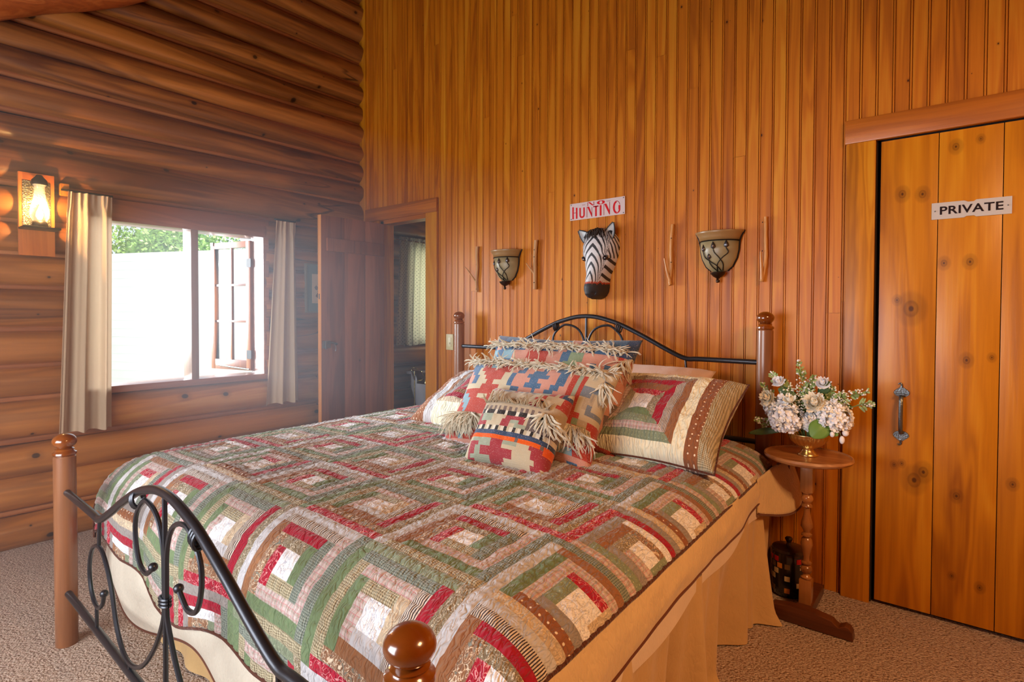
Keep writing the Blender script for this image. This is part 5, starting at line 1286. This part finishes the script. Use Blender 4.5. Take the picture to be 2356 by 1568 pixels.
def leaf(tip, frm, wd, label, m=lfg, seed=0, name='leaf', serr=False):
    tip = Vector(tip); frm = Vector(frm); root = empty(name, tip, label, 'leaf', 'leaves in the brass bowl'); ax = frm-tip; L = ax.length; ax.normalize()
    n = Vector((0.25, -1, 0.35)); b = ax.cross(n).normalized(); n = b.cross(ax)
    def fn(u, v):
        w_ = wd*math.sin(PI*(0.02+0.96*v)**0.8)*(1+(0.12*abs(math.sin(v*26)) if serr else 0)); s_ = (u-0.5)*2
        return ax*L*v+b*w_*s_+n*(0.10*L*math.sin(v*PI)-abs(s_)*w_*0.25)
    MB().grid(fn, 8, 22).build('blade', m, root, angle=180, solid=0.001)
x0, y0 = NS
hydrangea((x0-0.078, y0-0.045, 0.835), 0.062, 'white hydrangea low on the bed side of the bouquet', 1)
hydrangea((x0+0.098, y0-0.010, 0.850), 0.062, 'white hydrangea low on the door side of the bouquet', 2)
hydrangea((x0-0.135, y0+0.02, 0.865), 0.042, 'small white hydrangea farthest toward the bed post', 3)
hydrangea((x0+0.015, y0-0.02, 0.825), 0.034, 'small white hydrangea cluster low in the middle of the bouquet', 13)
mum((x0+0.030, y0-0.035, 0.905), 0.050, (0.1, -1, 0.5), 'largest cream chrysanthemum in the centre of the bouquet', 4)
mum((x0-0.155, y0-0.0, 0.905), 0.040, (-0.5, -1, 0.4), 'cream chrysanthemum on the bed side edge of the bouquet', 5)
mum((x0-0.115, y0+0.0, 0.975), 0.034, (-0.2, -1, 0.9), 'white daisy-like bloom high on the bed side of the bouquet', 6, pet, 4)
mum((x0+0.052, y0+0.01, 0.985), 0.034, (0.1, -1, 0.6), 'white bloom high on the door side of the bouquet', 7, pet, 4)
mum((x0-0.060, y0-0.05, 0.905), 0.034, (-0.1, -0.6, 1), 'open cream bloom between the hydrangeas', 8, petc, 3)
spray((x0-0.040, y0, 1.080), (x0-0.01, y0, 0.92), 'tallest green spray rising from the middle of the bouquet', 11, nb=80, ln=0.13, wd=0.026)
spray((x0-0.155, y0+.01, 1.022), (x0-0.10, y0, 0.94), 'thin green spray leaning over the bed post', 12, nb=40, ln=0.06, wd=0.014)
spray((x0-0.190, y0+.01, 0.972), (x0-0.13, y0, 0.88), 'lowest thin green spray in front of the bed post', 14, nb=40, ln=0.075, wd=0.012)
spray((x0+0.215, y0, 0.975), (x0+0.08, y0, 0.915), 'thick green spray reaching toward the door casing', 15, nb=110, ln=0.14, wd=0.034)
spray((x0+0.232, y0, 0.921), (x0+0.15, y0, 0.910), 'small white-tipped spray closest to the door handle', 16, nb=50, ln=0.055, wd=0.013)
spray((x0+0.02, y0-.01, 1.02), (x0-0.01, y0, 0.90), 'short bushy green spray behind the chrysanthemum', 17, nb=110, ln=0.12, wd=0.036)
spray((x0-0.205, y0-.03, 0.815), (x0-0.12, y0-.02, 0.785), 'pale spray drooping beside the bed', 18, nb=70, ln=0.07, wd=0.024)
spray((x0-0.105, y0-.03, 0.93), (x0-0.06, y0-.02, 0.84), 'white bud cluster on the bed side', 19, pet, bud, nb=70, ln=0.05, wd=0.02)
spray((x0+0.10, y0-.03, 0.93), (x0+0.06, y0-.02, 0.86), 'white bud cluster above the door side hydrangea', 20, pet, bud, nb=80, ln=0.06, wd=0.026)
for i_, (dx, dz, s_) in enumerate(((-0.10, 0.99, 31), (0.0, 0.985, 32), (0.09, 0.975, 33), (-0.03, 0.945, 34), (0.13, 0.955, 35), (0.055, 0.945, 36), (-0.17, 0.86, 37), (0.15, 0.905, 38))):
    spray((x0+dx, y0+0.015, dz), (x0+dx*0.4, y0+0.01, 0.84), ['leafy green sprig under the high daisy-like bloom', 'leafy green sprig at the middle of the bouquet', 'leafy green sprig behind the high white bloom', 'short leafy sprig above the open cream bloom', 'leafy green sprig below the thick spray', 'short leafy sprig above the largest chrysanthemum', 'leafy green sprig beside the farthest hydrangea', 'leafy green sprig above the door side hydrangea'][i_], s_, lfg if i_ % 2 else spg, petc, nb=190, ln=0.13, wd=0.055)
leaf((x0+0.030, y0-0.085, 0.775), (x0+0.085, y0-0.03, 0.855), 0.040, 'large bright green leaf hanging over the bowl rim', lfg)
leaf((x0-0.235, y0-0.03, 0.748), (x0-0.05, y0-0.03, 0.790), 0.014, 'long serrated leaf drooping toward the bed', lfd, serr=True)
leaf((x0-0.120, y0+0.0, 0.955), (x0-0.03, y0+0.02, 0.90), 0.026, 'dull green leaf under the high daisy-like bloom', lfd)
leaf((x0+0.120, y0-.05, 0.790), (x0+0.06, y0-.03, 0.81), 0.018, 'small green leaf under the door side hydrangea', lfg)
leaf((x0+0.08, y0+0.0, 1.0), (x0+0.03, y0+0.02, 0.93), 0.022, 'green leaf behind the high white bloom', lfd)
mb_ = empty('flower_bud', (x0+0.135, y0-0.06, 0.775), 'closed white buds hanging from the bouquet on the door side', 'flower bud')
MB().ball((0, 0, 0), 0.011, 12, 8, 0, (0.9, 0.9, 1.5)).ball((-0.035, 0, 0.018), 0.010, 12, 8, 0, (0.9, 0.9, 1.2)).ball((0.012, 0, 0.028), 0.012, 12, 8).build('buds', bud, mb_)
MB().tube([(0, 0, 0), (-0.01, 0.01, 0.03), (-0.05, 0.03, 0.06)], 0.0015, 5).tube([(-0.035, 0, 0.018), (-0.05, 0.03, 0.06)], 0.0015, 5).build('stem', stm, mb_)

# ------------------------------------------------------------------ mosaic jar
jr = empty('mosaic_jar', (3.440, -0.150, 0), 'dark lidded jar with small coloured square tiles on the floor behind the pedestal stand', 'jar')
MB().lathe([(0, 0.003), (0.060, 0.003), (0.069, 0.012), (0.073, 0.05), (0.073, 0.19), (0.070, 0.200), (0, 0.200)], 0, 0, 40).build('body', simple('jar_black', (26, 20, 18), 0.2, 0, 0.5), jr)
MB().lathe([(0, 0.200), (0.072, 0.200), (0.074, 0.206), (0.068, 0.215), (0.03, 0.222), (0.012, 0.224), (0.009, 0.236), (0.015, 0.248), (0.017, 0.254), (0.012, 0.260), (0, 0.262)], 0, 0, 36).build('lid', simple('jar_lid', (44, 26, 18), 0.3, 0, 0.4), jr)
tc_ = [simple('tile_cream', (206, 184, 140), 0.25), simple('tile_amber', (204, 128, 44), 0.2), simple('tile_red', (176, 26, 24), 0.2), simple('tile_bronze', (110, 82, 52), 0.25)]
R = random.Random(9)
for row, z in enumerate((0.175, 0.148, 0.121, 0.094, 0.067, 0.040)):
    for k in range(14):
        if R.random() < 0.55: continue
        a0 = 2*PI*(k+0.5*(row % 2))/14; a1 = a0+0.30; i = 2 if row == 0 else R.choice((0, 0, 1, 3))
        vs = [(0.0742*math.cos(a), 0.0742*math.sin(a), zz) for a in (a0, (a0+a1)/2, a1) for zz in (z-0.011, z+0.011)]
        MB().add(vs, [(0, 2, 3, 1), (2, 4, 5, 3)]).build('tile', tc_[i], jr, smooth=False, solid=0.001)

# ------------------------------------------------------------------ added scattering volume: imitates lens glare around the open window
hz = bpy.data.materials.new('glare_volume'); hz.use_nodes = True; ht = hz.node_tree; ht.nodes.clear()
ho = ht.nodes.new('ShaderNodeOutputMaterial'); hs_ = ht.nodes.new('ShaderNodeVolumeScatter'); hs_.inputs['Density'].default_value = 0.085; hs_.inputs['Anisotropy'].default_value = 0.3
hs_.inputs['Color'].default_value = (0.86, 0.90, 1.0, 1); ht.links.new(hs_.outputs[0], ho.inputs['Volume'])
o = MB().box(0.13, 1.75, -2.85, -0.04, 0.03, 2.2).build('glare_volume', hz, smooth=False); tag(o, 'added scattering volume imitating lens glare around the open window', 'glare volume', kind='stuff')
